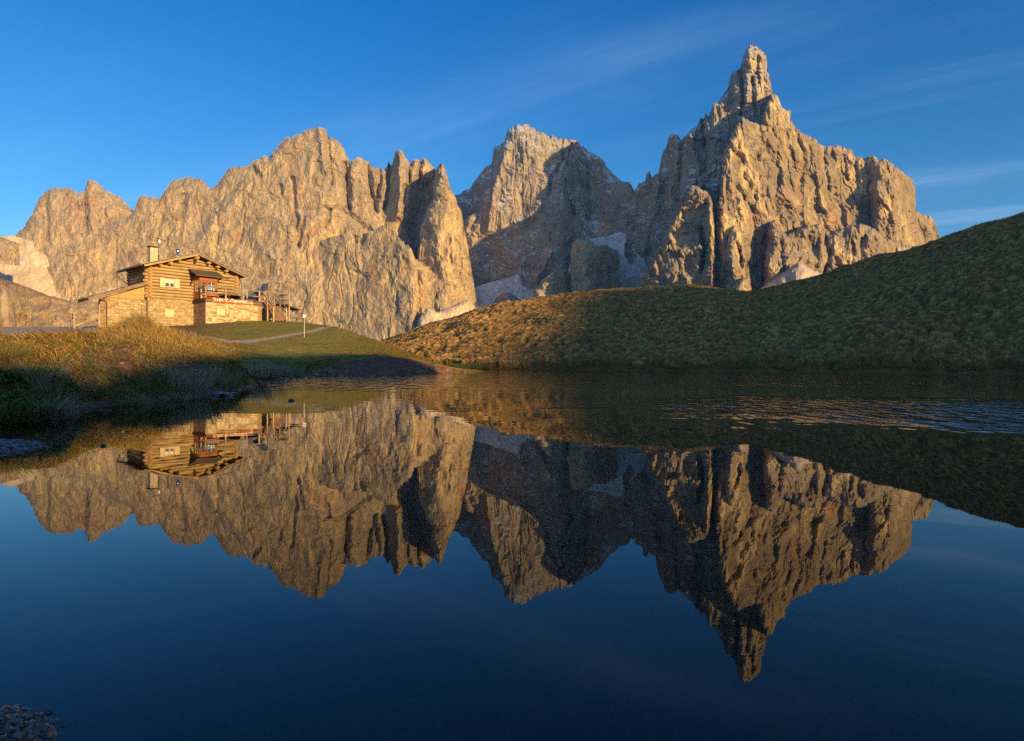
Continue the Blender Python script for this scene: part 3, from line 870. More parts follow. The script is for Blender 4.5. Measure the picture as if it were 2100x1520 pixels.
def crest_line(k, seen, dx=0.0):
    """heights of a crest at y = -k over which the sun just reaches the given points of the photograph"""
    sx, sy = math.sin(rad(SUN_AZ)), -math.cos(rad(SUN_AZ))
    tl = math.tan(rad(SUN_EL))
    pts = []
    for px, py, *Y in seen:
        p = pt(px, py, Y[0]) if Y else ground_at(px, py, 0.0)[0]
        s = (p.y + k) / -sy
        pts.append((p.x + s * sx, p.z + s * tl))
    return sorted(pts)


def occluder_slope(pts, rows, k, rough):
    """an unseen slope added behind the viewer to block the low sun: its crest decides what is still lit"""
    px = np.array([p[0] for p in pts])
    pz = np.array([p[1] for p in pts])
    ext = k * 1.2
    xs = np.concatenate([np.linspace(px[0] - ext, px[0], 14)[:-1], np.linspace(px[0], px[-1], 500), np.linspace(px[-1], px[-1] + ext, 14)[1:]])
    cz = np.interp(xs, px, pz)
    cz = np.where(xs < px[0], pz[0] * (1 - 0.5 * (px[0] - xs) / ext), cz)
    cz = np.where(xs > px[-1], pz[-1] + 0.22 * (xs - px[-1]), cz)
    V = []
    for y, f, nn in rows:
        z = 0.35 + (cz - 0.35) * f + nn * rough * fbm(xs * 28.0 / k, xs * 0 + 3.3, 3, 501)
        V.append(np.stack([xs, np.full(xs.shape, -float(y) * k), z], -1))
    V = np.concatenate(V)
    o = mesh_obj('hill', V, grid_faces(len(rows), len(xs)), M_HILL, True, None, {'tussock': np.full(len(V), 0.5)})  # unseen sun blocker, crest shaped for the shade it casts
    tag(o, kind='structure')


near_seen = [(-150, 735), (-20, 770), (40, 806), (120, 806), (160, 790), (200, 780), (235, 772), (255, 755), (300, 757), (335, 752), (352, 735), (417, 731),
             (467, 731), (500, 724), (560, 728), (620, 727), (700, 726), (740, 727), (850, 742, 32)]
occluder_slope([(-40, 1.0)] + crest_line(36, near_seen) + [(60, 2.0)], [(0.25, 0.05, 0.1), (0.5, 0.3, 0.4), (0.8, 0.8, 0.8), (1.0, 1.0, 1.0), (1.15, 0.9, 1.0), (1.6, 0.4, 0.5), (2.2, 0.1, 0.3)], 36, 0.06)
far_seen = [(960, 762, 60), (1080, 760, 58), (1165, 730, 66), (1150, 690, 76), (1085, 660, 88), (1110, 615, 122), (1290, 592.5, 134), (1420, 588, 138), (1600, 585, 121), (1750, 546, 115), (1900, 495, 108), (2100, 430, 101), (2400, 340, 92)]
far_pts = crest_line(320, far_seen)
occluder_slope([(far_pts[0][0] - 150, far_pts[0][1] - 45), (far_pts[0][0] - 40, far_pts[0][1] - 22)] + far_pts, [(0.35, 0.05, 0.1), (0.6, 0.4, 0.4), (0.85, 0.85, 0.8), (1.0, 1.0, 1.0), (1.2, 0.9, 1.0), (1.7, 0.4, 0.5), (2.4, 0.0, 0.3)], 320, 0.5)

# ------------------------------------------------------------------ lake
def water_material():
    m, q, out = new_mat('lake_water')
    geo = q.n('ShaderNodeNewGeometry')
    pos = geo.outputs['Position']
    sep = q.n('ShaderNodeSeparateXYZ')
    q.link(pos, sep.inputs[0])
    x, y = sep.outputs[0], sep.outputs[1]
    # cat's paws of wind: a patch to the right and the wide far water
    e1 = q.math('SUBTRACT', 1.0, q.n('ShaderNodeVectorMath', {0: q.mapping(pos, scale=(1 / 4.4, 1 / 2.9, 0), loc=(-5.1 / 4.4, -7.3 / 2.9, 0))}, operation='LENGTH').outputs['Value'])
    big = q.noise(q.mapping(pos, scale=(0.5, 1.0, 1)), 0.55, 3.0, 0.55)
    patch = q.smooth(q.math('ADD', e1, q.math('MULTIPLY', q.math('SUBTRACT', big, 0.5), 1.1)), -0.05, 0.45)
    far = q.smooth(y, 9.5, 17.0)
    calm = q.math('ADD', 0.012, q.math('MULTIPLY', q.smooth(y, 3.0, 9.0), 0.03))
    w1 = q.noise(q.mapping(pos, scale=(1.15, 0.40, 1), rot=(0, 0, rad(8))), 5.5, 1.6, 0.42, 0.5)
    w2 = q.noise(q.mapping(pos, scale=(0.8, 1.3, 1)), 2.4, 2.0, 0.5)
    w3 = q.noise(q.mapping(pos, scale=(1.0, 0.35, 1)), 3.4, 2.0, 0.5, 0.2)
    h = q.math('MULTIPLY', q.math('MULTIPLY', w1, patch), 0.075)
    h = q.math('ADD', h, q.math('MULTIPLY', q.math('MULTIPLY', w3, far), 0.055))
    h = q.math('ADD', h, q.math('MULTIPLY', q.math('MULTIPLY', w2, calm), 0.035))
    nrm = bump(q, h, 1.0, 1.0)
    fr = q.n('ShaderNodeFresnel', {'IOR': 1.33, 'Normal': nrm}).outputs[0]
    gl = q.n('ShaderNodeBsdfGlossy', {'Color': (1, 1, 1, 1), 'Roughness': 0.008, 'Normal': nrm}).outputs[0]
    tr = q.n('ShaderNodeBsdfTransparent', {'Color': (0.52, 0.38, 0.30, 1)}).outputs[0]
    mx = q.n('ShaderNodeMixShader', {0: fr})
    q.link(tr, mx.inputs[1])
    q.link(gl, mx.inputs[2])
    q.link(mx.outputs[0], out.inputs[0])
    return m


M_WATER = water_material()
lake = mesh_obj('water', [(-70, -14, 0), (150, -14, 0), (150, 90, 0), (-70, 90, 0)], [(0, 1, 2, 3)], M_WATER)
tag(lake, kind='structure')


def bed_height(X, Y):
    # distance off the stony left shore
    d = (X + 0.78 * Y + 0.05) * 0.79
    z = -0.045 - 0.20 * sstep(d, 0.0, 1.6) - 0.45 * sstep(d, 1.2, 6.0)
    # two stony spots break the surface: by the viewer's feet and further along
    z = z + 0.085 * np.exp(-(((X + 0.75) / 0.20) ** 2 + ((Y - 0.79) / 0.14) ** 2))
    z = z + 0.075 * np.exp(-(((X + 3.18) / 0.60) ** 2 + ((Y - 3.45) / 0.62) ** 2) ** 1.5)
    return z


def bed_material():
    m, q, out = new_mat('stony_lake_bed')
    geo = q.n('ShaderNodeNewGeometry')
    pos = geo.outputs['Position']
    n1 = q.noise(pos, 2.0, 4.0, 0.6)
    v = q.n('ShaderNodeTexVoronoi', {'Scale': 55.0})
    q.link(pos, v.inputs['Vector'])
    c = q.mix(q.smooth(n1, 0.35, 0.65), (0.18, 0.125, 0.085), (0.32, 0.235, 0.165))
    c = q.mix(1.0, c, q.ramp(v.outputs['Distance'], [(0.0, (1.4, 1.4, 1.4)), (0.6, (0.5, 0.5, 0.5))]), 'MULTIPLY')
    principled(q, out, c, 0.45, 0.5, bump(q, v.outputs['Distance'], -0.8, 0.012))
    return m


M_BED = bed_material()


def build_bed():
    xs = np.concatenate([np.linspace(-70, -6, 20), np.linspace(-5.8, 3, 180), np.linspace(3.5, 150, 40)])
    ys = np.concatenate([np.linspace(-14, 0.2, 12), np.linspace(0.3, 7, 150), np.linspace(7.5, 90, 40)])
    X, Y = np.meshgrid(xs, ys)
    Z = bed_height(X, Y) + 0.006 * fbm(X * 9, Y * 9, 3, 601)
    o = mesh_obj('lake_bed', np.stack([X, Y, Z], -1).reshape(-1, 3), grid_faces(len(ys), len(xs)), M_BED, True)
    tag(o, kind='structure')


build_bed()

# ------------------------------------------------------------------ simple mesh builder for the built things
class MB:
    def __init__(self):
        self.v, self.f = [], []

    def poly(self, vs, fs):
        n = len(self.v)
        self.v += [tuple(p) for p in vs]
        self.f += [tuple(n + i for i in f) for f in fs]
        return self

    def box(self, x0, x1, y0, y1, z0, z1):
        return self.poly([(x0, y0, z0), (x1, y0, z0), (x1, y1, z0), (x0, y1, z0), (x0, y0, z1), (x1, y0, z1), (x1, y1, z1), (x0, y1, z1)],
                         [(3, 2, 1, 0), (4, 5, 6, 7), (0, 1, 5, 4), (1, 2, 6, 5), (2, 3, 7, 6), (3, 0, 4, 7)])

    def bar(self, a, b, w, h, up=(0, 0, 1)):
        """a squared timber from a to b"""
        a, b = Vector(a), Vector(b)
        d = (b - a).normalized()
        s = d.cross(Vector(up))
        if s.length < 1e-4:
            s = Vector((1, 0, 0))
        s.normalize()
        u = s.cross(d)
        vs = [p + s * i * w / 2 + u * j * h / 2 for p in (a, b) for i, j in ((-1, -1), (1, -1), (1, 1), (-1, 1))]
        return self.poly(vs, [(0, 1, 2, 3), (7, 6, 5, 4), (0, 4, 5, 1), (1, 5, 6, 2), (2, 6, 7, 3), (3, 7, 4, 0)])

    def tube(self, pts, r, n=8, cap=True, jit=0.0, rnd=None):
        pts = [Vector(p) for p in pts]
        rs = r if isinstance(r, (list, tuple)) else [r] * len(pts)
        n0 = len(self.v)
        for i, p in enumerate(pts):
            d = (pts[min(i + 1, len(pts) - 1)] - pts[max(i - 1, 0)]).normalized()
            s = d.cross(Vector((0, 0, 1)))
            if s.length < 1e-3:
                s = Vector((1, 0, 0))
            s.normalize()
            u = s.cross(d)
            for k in range(n):
                a = 2 * math.pi * k / n
                rr = rs[i] * (1 + (jit * (random.random() - 0.5) if jit else 0))
                self.v.append(tuple(p + s * math.cos(a) * rr + u * math.sin(a) * rr))
        for i in range(len(pts) - 1):
            for k in range(n):
                a, b = n0 + i * n + k, n0 + i * n + (k + 1) % n
                self.f.append((a, b, b + n, a + n))
        if cap:
            self.f.append(tuple(n0 + k for k in range(n))[::-1])
            self.f.append(tuple(n0 + (len(pts) - 1) * n + k for k in range(n)))
        return self

    def pieces(self, name, mat, parent, size=8):
        """one object for each box added"""
        out_ = []
        for k in range(0, len(self.v), size):
            m_ = MB()
            m_.v = self.v[k:k + size]
            m_.f = [tuple(i - k for i in f_) for f_ in self.f if k <= f_[0] < k + size]
            out_.append(m_.build(name, mat, parent))
        return out_

    def build(self, name, mat, parent=None, smooth=False, bevel=0.0):
        me = bpy.data.meshes.new(name)
        me.from_pydata(self.v, [], self.f)
        me.update()
        if bevel > 0:
            bm = bmesh.new()
            bm.from_mesh(me)
            bmesh.ops.bevel(bm, geom=list(bm.edges), offset=bevel, segments=1, affect='EDGES')
            bm.to_mesh(me)
            bm.free()
        if smooth:
            me.polygons.foreach_set('use_smooth', [len(p.vertices) == 4 for p in me.polygons])
        me.materials.append(mat)
        o = bpy.data.objects.new(name, me)
        COL.objects.link(o)
        if parent:
            o.parent = parent
        return o


def wood_material(name, c1, c2, axis='x', scale=1.0, dark=(0.08, 0.05, 0.03)):
    m, q, out = new_mat(name)
    tc = q.n('ShaderNodeTexCoord').outputs['Object']
    sc3 = {'x': (0.5, 9, 9), 'y': (9, 0.5, 9), 'z': (9, 9, 0.5)}[axis]
    g = q.noise(q.mapping(tc, scale=tuple(s * scale for s in sc3)), 1.3, 5.0, 0.65, 0.4)
    b = q.noise(tc, 0.9 * scale, 3.0, 0.6)
    c = q.mix(q.smooth(g, 0.3, 0.7), c1, c2)
    c = q.mix(q.math('MULTIPLY', q.smooth(b, 0.5, 0.75), 0.45), c, dark)
    principled(q, out, c, 0.8, 0.25, bump(q, g, 0.5, 0.02))
    return m


def stone_material(name, cols, scale=3.6, mortar=(0.36, 0.28, 0.17)):
    m, q, out = new_mat(name)
    tc = q.n('ShaderNodeTexCoord').outputs['Object']
    sep = q.n('ShaderNodeSeparateXYZ')
    q.link(tc, sep.inputs[0])
    u = q.math('ADD', sep.outputs[0], q.math('MULTIPLY', sep.outputs[1], 1.0))
    comb = q.n('ShaderNodeCombineXYZ', {0: q.math('MULTIPLY', u, scale * 0.9), 1: q.math('MULTIPLY', sep.outputs[2], scale * 2.6), 2: 0.0}).outputs[0]
    wob = q.n('ShaderNodeTexNoise', {'Scale': 1.2, 'Detail': 2.0})
    q.link(tc, wob.inputs['Vector'])
    vm = q.n('ShaderNodeVectorMath', {0: wob.outputs['Color'], 1: (0.9, 0.9, 0)}, operation='MULTIPLY').outputs[0]
    vec = q.n('ShaderNodeVectorMath', {0: comb, 1: vm}, operation='ADD').outputs[0]
    v = q.n('ShaderNodeTexVoronoi', {'Scale': 1.0, 'Randomness': 0.75}, voronoi_dimensions='2D', distance='CHEBYCHEV')
    q.link(vec, v.inputs['Vector'])
    v2 = q.n('ShaderNodeTexVoronoi', {'Scale': 1.0, 'Randomness': 0.75}, voronoi_dimensions='2D', distance='CHEBYCHEV', feature='F2')
    q.link(vec, v2.inputs['Vector'])
    gap = q.math('SUBTRACT', v2.outputs['Distance'], v.outputs['Distance'])
    rnd = q.n('ShaderNodeSeparateColor')
    q.link(v.outputs['Color'], rnd.inputs[0])
    c = q.ramp(rnd.outputs[0], [(i / max(1, len(cols) - 1), k) for i, k in enumerate(cols)])
    g = q.noise(tc, 14.0, 4.0, 0.7)
    c = q.mix(1.0, c, q.ramp(g, [(0.3, (0.78, 0.78, 0.78)), (0.7, (1.15, 1.15, 1.15))]), 'MULTIPLY')
    joint = q.smooth(gap, 0.03, 0.11)
    c = q.mix(joint, mortar, c)
    principled(q, out, c, 0.95, 0.1, bump(q, q.math('ADD', q.math('MULTIPLY', joint, 0.8), q.math('MULTIPLY', g, 0.4)), 0.7, 0.04))
    return m


def plain_material(name, col, rough=0.6, spec=0.4, metal=0.0, var=0.25, sc_=6.0):
    m, q, out = new_mat(name)
    tc = q.n('ShaderNodeTexCoord').outputs['Object']
    g = q.noise(tc, sc_, 4.0, 0.65)
    lo_, hi_ = 1 - var, 1 + var
    c = q.mix(1.0, col, q.ramp(g, [(0.3, (lo_,) * 3), (0.7, (hi_,) * 3)]), 'MULTIPLY')
    principled(q, out, c, rough, spec, bump(q, g, 0.15, 0.01), metal)
    return m


M_LOG = wood_material('weathered_yellow_log', (0.33, 0.22, 0.095), (0.57, 0.415, 0.20), 'x', 1.0, (0.17, 0.10, 0.05))
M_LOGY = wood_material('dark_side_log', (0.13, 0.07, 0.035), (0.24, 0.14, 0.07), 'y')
M_LOGEND = plain_material('log_end_grain', (0.40, 0.25, 0.11), 0.9, 0.1, var=0.4, sc_=9)
M_PLANK = wood_material('honey_plank', (0.42, 0.26, 0.095), (0.58, 0.39, 0.16), 'x')
M_SHUT = wood_material('pale_shutter_wood', (0.64, 0.50, 0.26), (0.76, 0.62, 0.36), 'z', 1.0, (0.55, 0.42, 0.22))
M_DOORW = wood_material('red_brown_joinery', (0.33, 0.11, 0.03), (0.46, 0.17, 0.045), 'z')
M_DARKW = wood_material('dark_beam', (0.045, 0.03, 0.022), (0.10, 0.065, 0.045), 'x')
M_RAIL = wood_material('grey_brown_rail', (0.20, 0.13, 0.09), (0.33, 0.24, 0.17), 'x')
M_POST = wood_material('sunbleached_post', (0.45, 0.32, 0.17), (0.60, 0.45, 0.26), 'z')
M_STAIR = wood_material('red_brown_stair', (0.20, 0.11, 0.07), (0.29, 0.17, 0.11), 'x')
M_SHING = wood_material('grey_shingle', (0.26, 0.20, 0.15), (0.42, 0.34, 0.26), 'y', 1.6, (0.12, 0.10, 0.08))
M_SHING_D = wood_material('dark_brown_shingle', (0.15, 0.10, 0.065), (0.27, 0.19, 0.13), 'y', 1.6, (0.08, 0.06, 0.05))
M_STONE = stone_material('warm_fieldstone', [(0.44, 0.33, 0.15), (0.54, 0.43, 0.22), (0.34, 0.245, 0.115), (0.60, 0.50, 0.30), (0.28, 0.18, 0.09), (0.52, 0.40, 0.19)])
M_STONE_R = stone_material('deck_fieldstone', [(0.60, 0.48, 0.26), (0.68, 0.58, 0.38), (0.52, 0.39, 0.19), (0.34, 0.19, 0.10), (0.62, 0.50, 0.28), (0.74, 0.64, 0.44), (0.56, 0.43, 0.22)], 2.7)
M_STONE_D = stone_material('brown_pillar_stone', [(0.30, 0.19, 0.11), (0.42, 0.29, 0.17), (0.24, 0.14, 0.08), (0.48, 0.36, 0.22)], 3.0, (0.30, 0.21, 0.13))
M_CHIM = stone_material('chimney_stone', [(0.74, 0.62, 0.42), (0.62, 0.50, 0.30), (0.78, 0.67, 0.47)], 3.0)
M_GLASS = plain_material('sky_painted_glass', (0.045, 0.10, 0.20), 0.05, 0.9, var=0.1)  # blue base colour stands in for the reflected sky
M_WHITE = plain_material('white_paint', (0.78, 0.76, 0.72), 0.6, 0.3, var=0.06)
M_IRON = plain_material('black_iron', (0.03, 0.028, 0.028), 0.5, 0.4)
M_COPPER = plain_material('brown_downpipe', (0.12, 0.065, 0.04), 0.45, 0.4)
M_STEEL = plain_material('bright_steel', (0.62, 0.64, 0.68), 0.22, 0.5, 1.0, 0.08)
M_SIGN = wood_material('orange_brown_board', (0.36, 0.125, 0.03), (0.44, 0.17, 0.045), 'x', 1.0, (0.30, 0.10, 0.03))
M_CLOTHG = plain_material('grey_green_cloth', (0.20, 0.22, 0.17), 0.9, 0.1)
M_CLOTHN = plain_material('grey_navy_cloth', (0.10, 0.11, 0.12), 0.9, 0.1)
M_CLOTHL = plain_material('light_grey_cloth', (0.30, 0.28, 0.24), 0.9, 0.1)
M_BLUE = plain_material('dark_blue_cloth', (0.035, 0.06, 0.13), 0.8, 0.2, var=0.2, sc_=2)
M_GREYW = wood_material('weathered_grey_wood', (0.20, 0.15, 0.11), (0.34, 0.27, 0.20), 'z')
M_ROOFBLUE = plain_material('slate_blue_tin', (0.10, 0.12, 0.18), 0.35, 0.5)

# ------------------------------------------------------------------ the log cabin
HX, HY, HZ = -33.5886, 58.0, 3.7578
HROT = rad(48.3236)
hut = empty('log_cabin', (HX, HY, HZ), 'rustic log and stone mountain cabin with shingle roof, balcony deck and lettered name board', 'cabin', HROT)


def hw(x, y, z):
    """cabin coordinates -> world"""
    c, s = math.cos(HROT), math.sin(HROT)
    return Vector((HX + x * c - y * s, HY + x * s + y * c, HZ + z))


def log_tube(mb, a, b, r, n=10, sag=0.012):
    a, b = Vector(a), Vector(b)
    k = 6
    pts, rs = [], []
    for i in range(k + 1):
        t = i / k
        p = a.lerp(b, t)
        p += Vector((0, 0, (random.random() - 0.5) * sag * 2))
        pts.append(p)
        rs.append(r * (1 + (random.random() - 0.5) * 0.10))
    mb.tube(pts, rs, n)


def build_cabin():
    D = 5.4
    W = 8.3
    P = hut
    # stone ground storey
    MB().box(0.0, W, 0.0, D, -0.9, 2.66).build('stone_wall', M_STONE, P)
    MB().box(-3.42, -0.002, 0.03, 0.7, -0.9, 2.42).build('lean_to_wall', M_STONE, P)
    MB().box(-3.80, -3.425, 0.0, 0.55, -0.9, 2.25).build('corner_pillar', M_STONE_D, P, bevel=0.03)
    MB().box(-0.55, -0.12, -0.06, 0.028, -0.9, 2.40).build('corner_pillar', M_STONE_D, P, bevel=0.02)
    # log storey: front logs, cut back for the bay
    fl = MB()
    z = 2.80
    i = 0
    while z < 5.5:
        r = 0.131 + 0.012 * math.sin(i * 2.3)
        log_tube(fl, (-0.36 if i % 2 else -0.22, 0.14, z), (W + (0.34 if i % 2 else 0.2), 0.14, z), r)
        z += 0.293
        i += 1
    zt = z
    slope = 1.62 / 4.75
    while z < 7.0:
        half = (7.22 - z) / slope - 0.35
        if half < 0.4:
            break
        log_tube(fl, (4.15 - half, 0.14, z), (4.15 + half, 0.14, z), 0.132)
        z += 0.293
    fl.build('log_wall', M_LOG, P, True)
    # dark board closing the gaps behind the logs; its colour paints their shade
    bk = MB()
    bk.poly([(0.02, 0.2, 2.665), (W - 0.02, 0.2, 2.665), (W - 0.02, 0.2, 5.5), (4.15, 0.2, 7.0), (0.02, 0.2, 5.5), (0.02, 0.32, 2.665), (W - 0.02, 0.32, 2.665), (W - 0.02, 0.32, 5.5), (4.15, 0.32, 7.0), (0.02, 0.32, 5.5)],
            [(0, 1, 2, 3, 4), (9, 8, 7, 6, 5), (0, 5, 6, 1), (1, 6, 7, 2), (2, 7, 8, 3), (3, 8, 9, 4), (4, 9, 5, 0)])
    bk.build('dark_gap_board', M_DARKW, P)
    sl, se = MB(), MB()
    for xw in (0.14, W - 0.14):
        s2 = MB()
        z = 2.80 + 0.146
        k = 0
        while z < 5.6:
            log_tube(s2, (xw, -0.30 - 0.10 * (k % 2), z), (xw, D + 0.3, z), 0.150)
            z += 0.293
            k += 1
        s2.build('side_log_wall', M_LOGEND if xw > 1 else M_LOGEND, P, True)
    # second row of log ends where the inner wall crosses, left corner
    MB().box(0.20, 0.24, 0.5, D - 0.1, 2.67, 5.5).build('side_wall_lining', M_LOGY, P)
    # roof: two shingled planes with battens of shingle courses along the edges
    yb, yf = D + 0.55, -1.0
    for sgn, xe, ze in ((-1, -0.72, 5.62), (1, 8.95, 5.56)):
        r = MB()
        xa, za = 4.12, 7.24
        th = 0.13
        courses = 14
        for c in range(courses):
            t0, t1 = c / courses, (c + 1) / courses + 0.02
            xs0, xs1 = xa + (xe - xa) * t0, xa + (xe - xa) * t1
            z0, z1 = za + (ze - za) * t0, za + (ze - za) * t1
            lift0, lift1 = 0.0, 0.035
            nb = 16
            for b in range(nb):
                y0 = yf + (yb - yf) * b / nb
                y1 = yf + (yb - yf) * (b + 1) / nb - 0.015
                j = (random.random() - 0.5) * 0.03
                vs = [(xs0, y0, z0 + lift0), (xs0, y1, z0 + lift0), (xs1, y1, z1 + lift1 + j), (xs1, y0, z1 + lift1 + j), (xs0, y0, z0 - 0.05), (xs0, y1, z0 - 0.05), (xs1, y1, z1 - 0.03), (xs1, y0, z1 - 0.03)]
                r.poly(vs, [(0, 1, 2, 3), (7, 6, 5, 4), (0, 4, 5, 1), (1, 5, 6, 2), (2, 6, 7, 3), (3, 7, 4, 0)])
        ro = r.build('roof', M_SHING, P)
        # boarding under the shingles, and a barge board along the gable
        s = MB()
        nz = Vector((-(ze - za), 0, (xe - xa))).normalized()
        if nz.z > 0:
            nz = -nz
        o1, o2 = nz * 0.055, nz * (0.055 + th)
        A0, B0 = Vector((xa, 0, za)), Vector((xe - sgn * 0.10, 0, ze))
        vs = []
        for y in (yf + 0.06, yb - 0.06):
            for p in (A0 + o1, B0 + o1, B0 + o2, A0 + o2):
                vs.append((p.x, y, p.z))
        s.poly(vs, [(0, 1, 2, 3), (7, 6, 5, 4), (0, 4, 5, 1), (1, 5, 6, 2), (2, 6, 7, 3), (3, 7, 4, 0)])
        s.build('roof_boarding', M_DARKW, ro)
        b = MB()
        b.bar(A0 + Vector((0, yf - 0.02, -0.17)), B0 + Vector((0, yf - 0.02, -0.17)), 0.06, 0.16)
        b.build('barge_board', M_PLANK if sgn < 0 else M_RAIL, ro)
    # log purlin ends under the eaves
    for x, dz, r in ((4.12, -0.38, 0.19), (1.75, -0.36, 0.17), (2.55, -0.34, 0.10), (5.25, -0.36, 0.15), (6.10, -0.36, 0.15), (6.95, -0.36, 0.14), (0.9, -0.36, 0.11)):
        zr = 7.2 - abs(x - 4.12) * slope
        p = MB()
        p.tube([(x, -0.82, zr + dz), (x, -0.3, zr + dz), (x, 0.3, zr + dz)], [r * 0.92, r, r], 10)
        p.build('purlin', M_LOGEND, P, True)
    # gutter and bent downpipe at the left eave
    g = MB()
    g.tube([(-0.80, -0.9, 5.52), (-0.80, 5.9, 5.46)], 0.075, 8)
    g.tube([(-0.80, 5.7, 5.42), (-0.80, 5.65, 5.05), (-0.62, 5.5, 4.8), (-0.1, 5.3, 4.35)], 0.05, 8)
    g.build('gutter', M_COPPER, P, True)
    # chimney and its cap
    ch = MB()
    ch.box(0.95, 1.62, 2.2, 2.9, 5.6, 7.72)
    c = ch.build('chimney', M_CHIM, P, bevel=0.03)
    cp = MB()
    cp.box(0.86, 1.66, 2.12, 2.98, 7.80, 7.84)
    for xx, yy in ((0.98, 2.24), (1.54, 2.24), (0.98, 2.81), (1.54, 2.81)):
        cp.box(xx, xx + 0.06, yy, yy + 0.06, 7.721, 7.799)
    cp.build('chimney_cap', M_DARKW, c)
    fl2 = MB()
    fl2.tube([(3.35, 2.0, 6.7), (3.35, 2.0, 7.5)], 0.07, 10)
    fl2.tube([(3.35, 2.0, 7.44), (3.35, 2.0, 7.52), (3.35, 2.0, 7.78), (3.35, 2.0, 7.82)], [0.10, 0.17, 0.17, 0.10], 12)
    fl2.build('flue', M_STEEL, P, True)
    # aerial mast beside the chimney
    am = MB()
    am.tube([(1.85, 2.7, 6.1), (1.85, 2.7, 8.75)], 0.03, 6)
    am.tube([(1.2, 2.55, 8.78), (2.5, 2.85, 8.64)], 0.02, 6)
    for t in (-0.5, -0.2, 0.15, 0.45):
        am.tube([(1.85 + t, 2.7 + t * 0.23 - 0.25, 8.72 - t * 0.1), (1.85 + t, 2.7 + t * 0.23 + 0.25, 8.72 - t * 0.1)], 0.012, 5)
    a = am.build('aerial', M_IRON, P)
    MB().box(1.79, 1.97, 2.55, 2.70, 8.25, 8.62).build('antenna_box', M_WHITE, a, bevel=0.02)
    pr = MB()
    pr.tube([(-0.45, 5.2, 5.7), (-0.45, 5.2, 6.9)], 0.03, 6)
    pr.build('vent_rod', M_RAIL, P)
    # upper window with shutters and curtains
    wf = MB()
    x0, x1, z0, z1 = 1.40, 2.28, 3.78, 4.58
    for a_ in ((x0, x0 + 0.07, z0, z1), (x1 - 0.07, x1, z0, z1), (x0 + 0.07, x1 - 0.07, z0, z0 + 0.07), (x0 + 0.07, x1 - 0.07, z1 - 0.07, z1), (1.79, 1.89, z0 + 0.07, z1 - 0.07)):
        wf.box(a_[0], a_[1], -0.13, 0.06, a_[2], a_[3])
    win = MB().poly([(x0 + 0.02, -0.035, z0 + 0.02), (x1 - 0.02, -0.035, z0 + 0.02), (x1 - 0.02, -0.035, z1 - 0.02), (x0 + 0.02, -0.035, z1 - 0.02)], [(0, 1, 2, 3)]).build('window', M_GLASS, P)
    wf.build('window_frame', M_SHUT, win)
    cu = MB()
    for xa, xb in ((1.48, 1.78), (1.90, 2.20)):
        cu.poly([(xa, -0.055, 4.10), ((xa + xb) / 2, -0.055, 4.2), (xb, -0.055, 4.10), (xb, -0.055, 4.50), (xa, -0.055, 4.50)], [(0, 1, 2, 3, 4)])
    cu.build('curtain', M_WHITE, win)
    mm = MB()
    mm.box(x0 + 0.072, 1.788, -0.10, -0.06, 4.16, 4.195)
    mm.box(1.892, x1 - 0.072, -0.10, -0.06, 4.16, 4.195)
    mm.pieces('glazing_bar', M_DOORW, win)
    for xa, xb in ((1.0, 1.385), (2.295, 2.74)):
        MB().box(xa, xb, -0.15, -0.09, 3.74, 4.64).build('shutter', M_SHUT, P, bevel=0.01)
    # closed hatches in the stone wall, with iron hinges
    for nm, xa, xb, za, zb, y in (('cellar_hatch', 1.45, 2.28, 1.02, 1.68, 0.0), ('cellar_hatch', 5.02, 5.82, 1.28, 1.88, -2.8)):
        h = MB().box(xa, xb, y - 0.07, y + 0.0, za, zb).build(nm, M_SHUT, P, bevel=0.008)
        st = MB()
        st.box(xa - 0.14, xb + 0.14, y - 0.05, y - 0.003, zb + 0.002, zb + 0.09)
        st.box(xa - 0.12, xb + 0.12, y - 0.06, y - 0.003, za - 0.09, za - 0.002)
        st.pieces('hatch_frame', M_PLANK, h)
        hg = MB()
        for zz in (za + 0.14, zb - 0.16):
            for xx in (xa - 0.07, xb - 0.03):
                hg.box(xx, xx + 0.11, y - 0.095, y - 0.072, zz - 0.03, zz + 0.03)
        hg.pieces('hinge', M_IRON, h)
    # glazed porch bay with double door
    bay = MB()
    bx0, bx1, by = 4.06, 5.75, -1.35
    bay.box(bx0, bx0 + 0.10, by, by + 0.10, 2.84, 4.86)
    bay.box(bx1 - 0.10, bx1, by, by + 0.10, 2.84, 4.86)
    bay.box(bx0 + 0.101, bx1 - 0.101, by, by + 0.10, 4.60, 4.86)
    bay.box(bx0, bx0 + 0.08, by + 0.101, -0.03, 2.84, 3.55)
    bay.box(bx0, bx0 + 0.08, by + 0.101, -0.03, 4.62, 4.86)
    bay.box(bx0, bx0 + 0.08, -0.16, -0.03, 3.551, 4.619)
    bay.box(bx1 - 0.08, bx1, by + 0.101, -0.03, 2.84, 4.86)
    bay.box(bx0, bx1, by, -0.03, 4.862, 4.93)
    porch = bay.build('porch', M_DOORW, P)
    sg = MB()
    sg.box(bx0 + 0.03, bx0 + 0.05, by + 0.11, -0.165, 3.552, 4.618)
    s_ = sg.build('side_window', M_GLASS, porch)
    sb = MB()
    for yy in (-1.2, -0.82, -0.44):
        sb.box(bx0 - 0.006, bx0 + 0.028, yy, yy + 0.06, 3.553, 4.617)
    for zz in (3.9, 4.25):
        sb.box(bx0 - 0.004, bx0 + 0.026, by + 0.112, -0.168, zz, zz + 0.04)
    sb.pieces('glazing_bar', M_SHUT, s_)
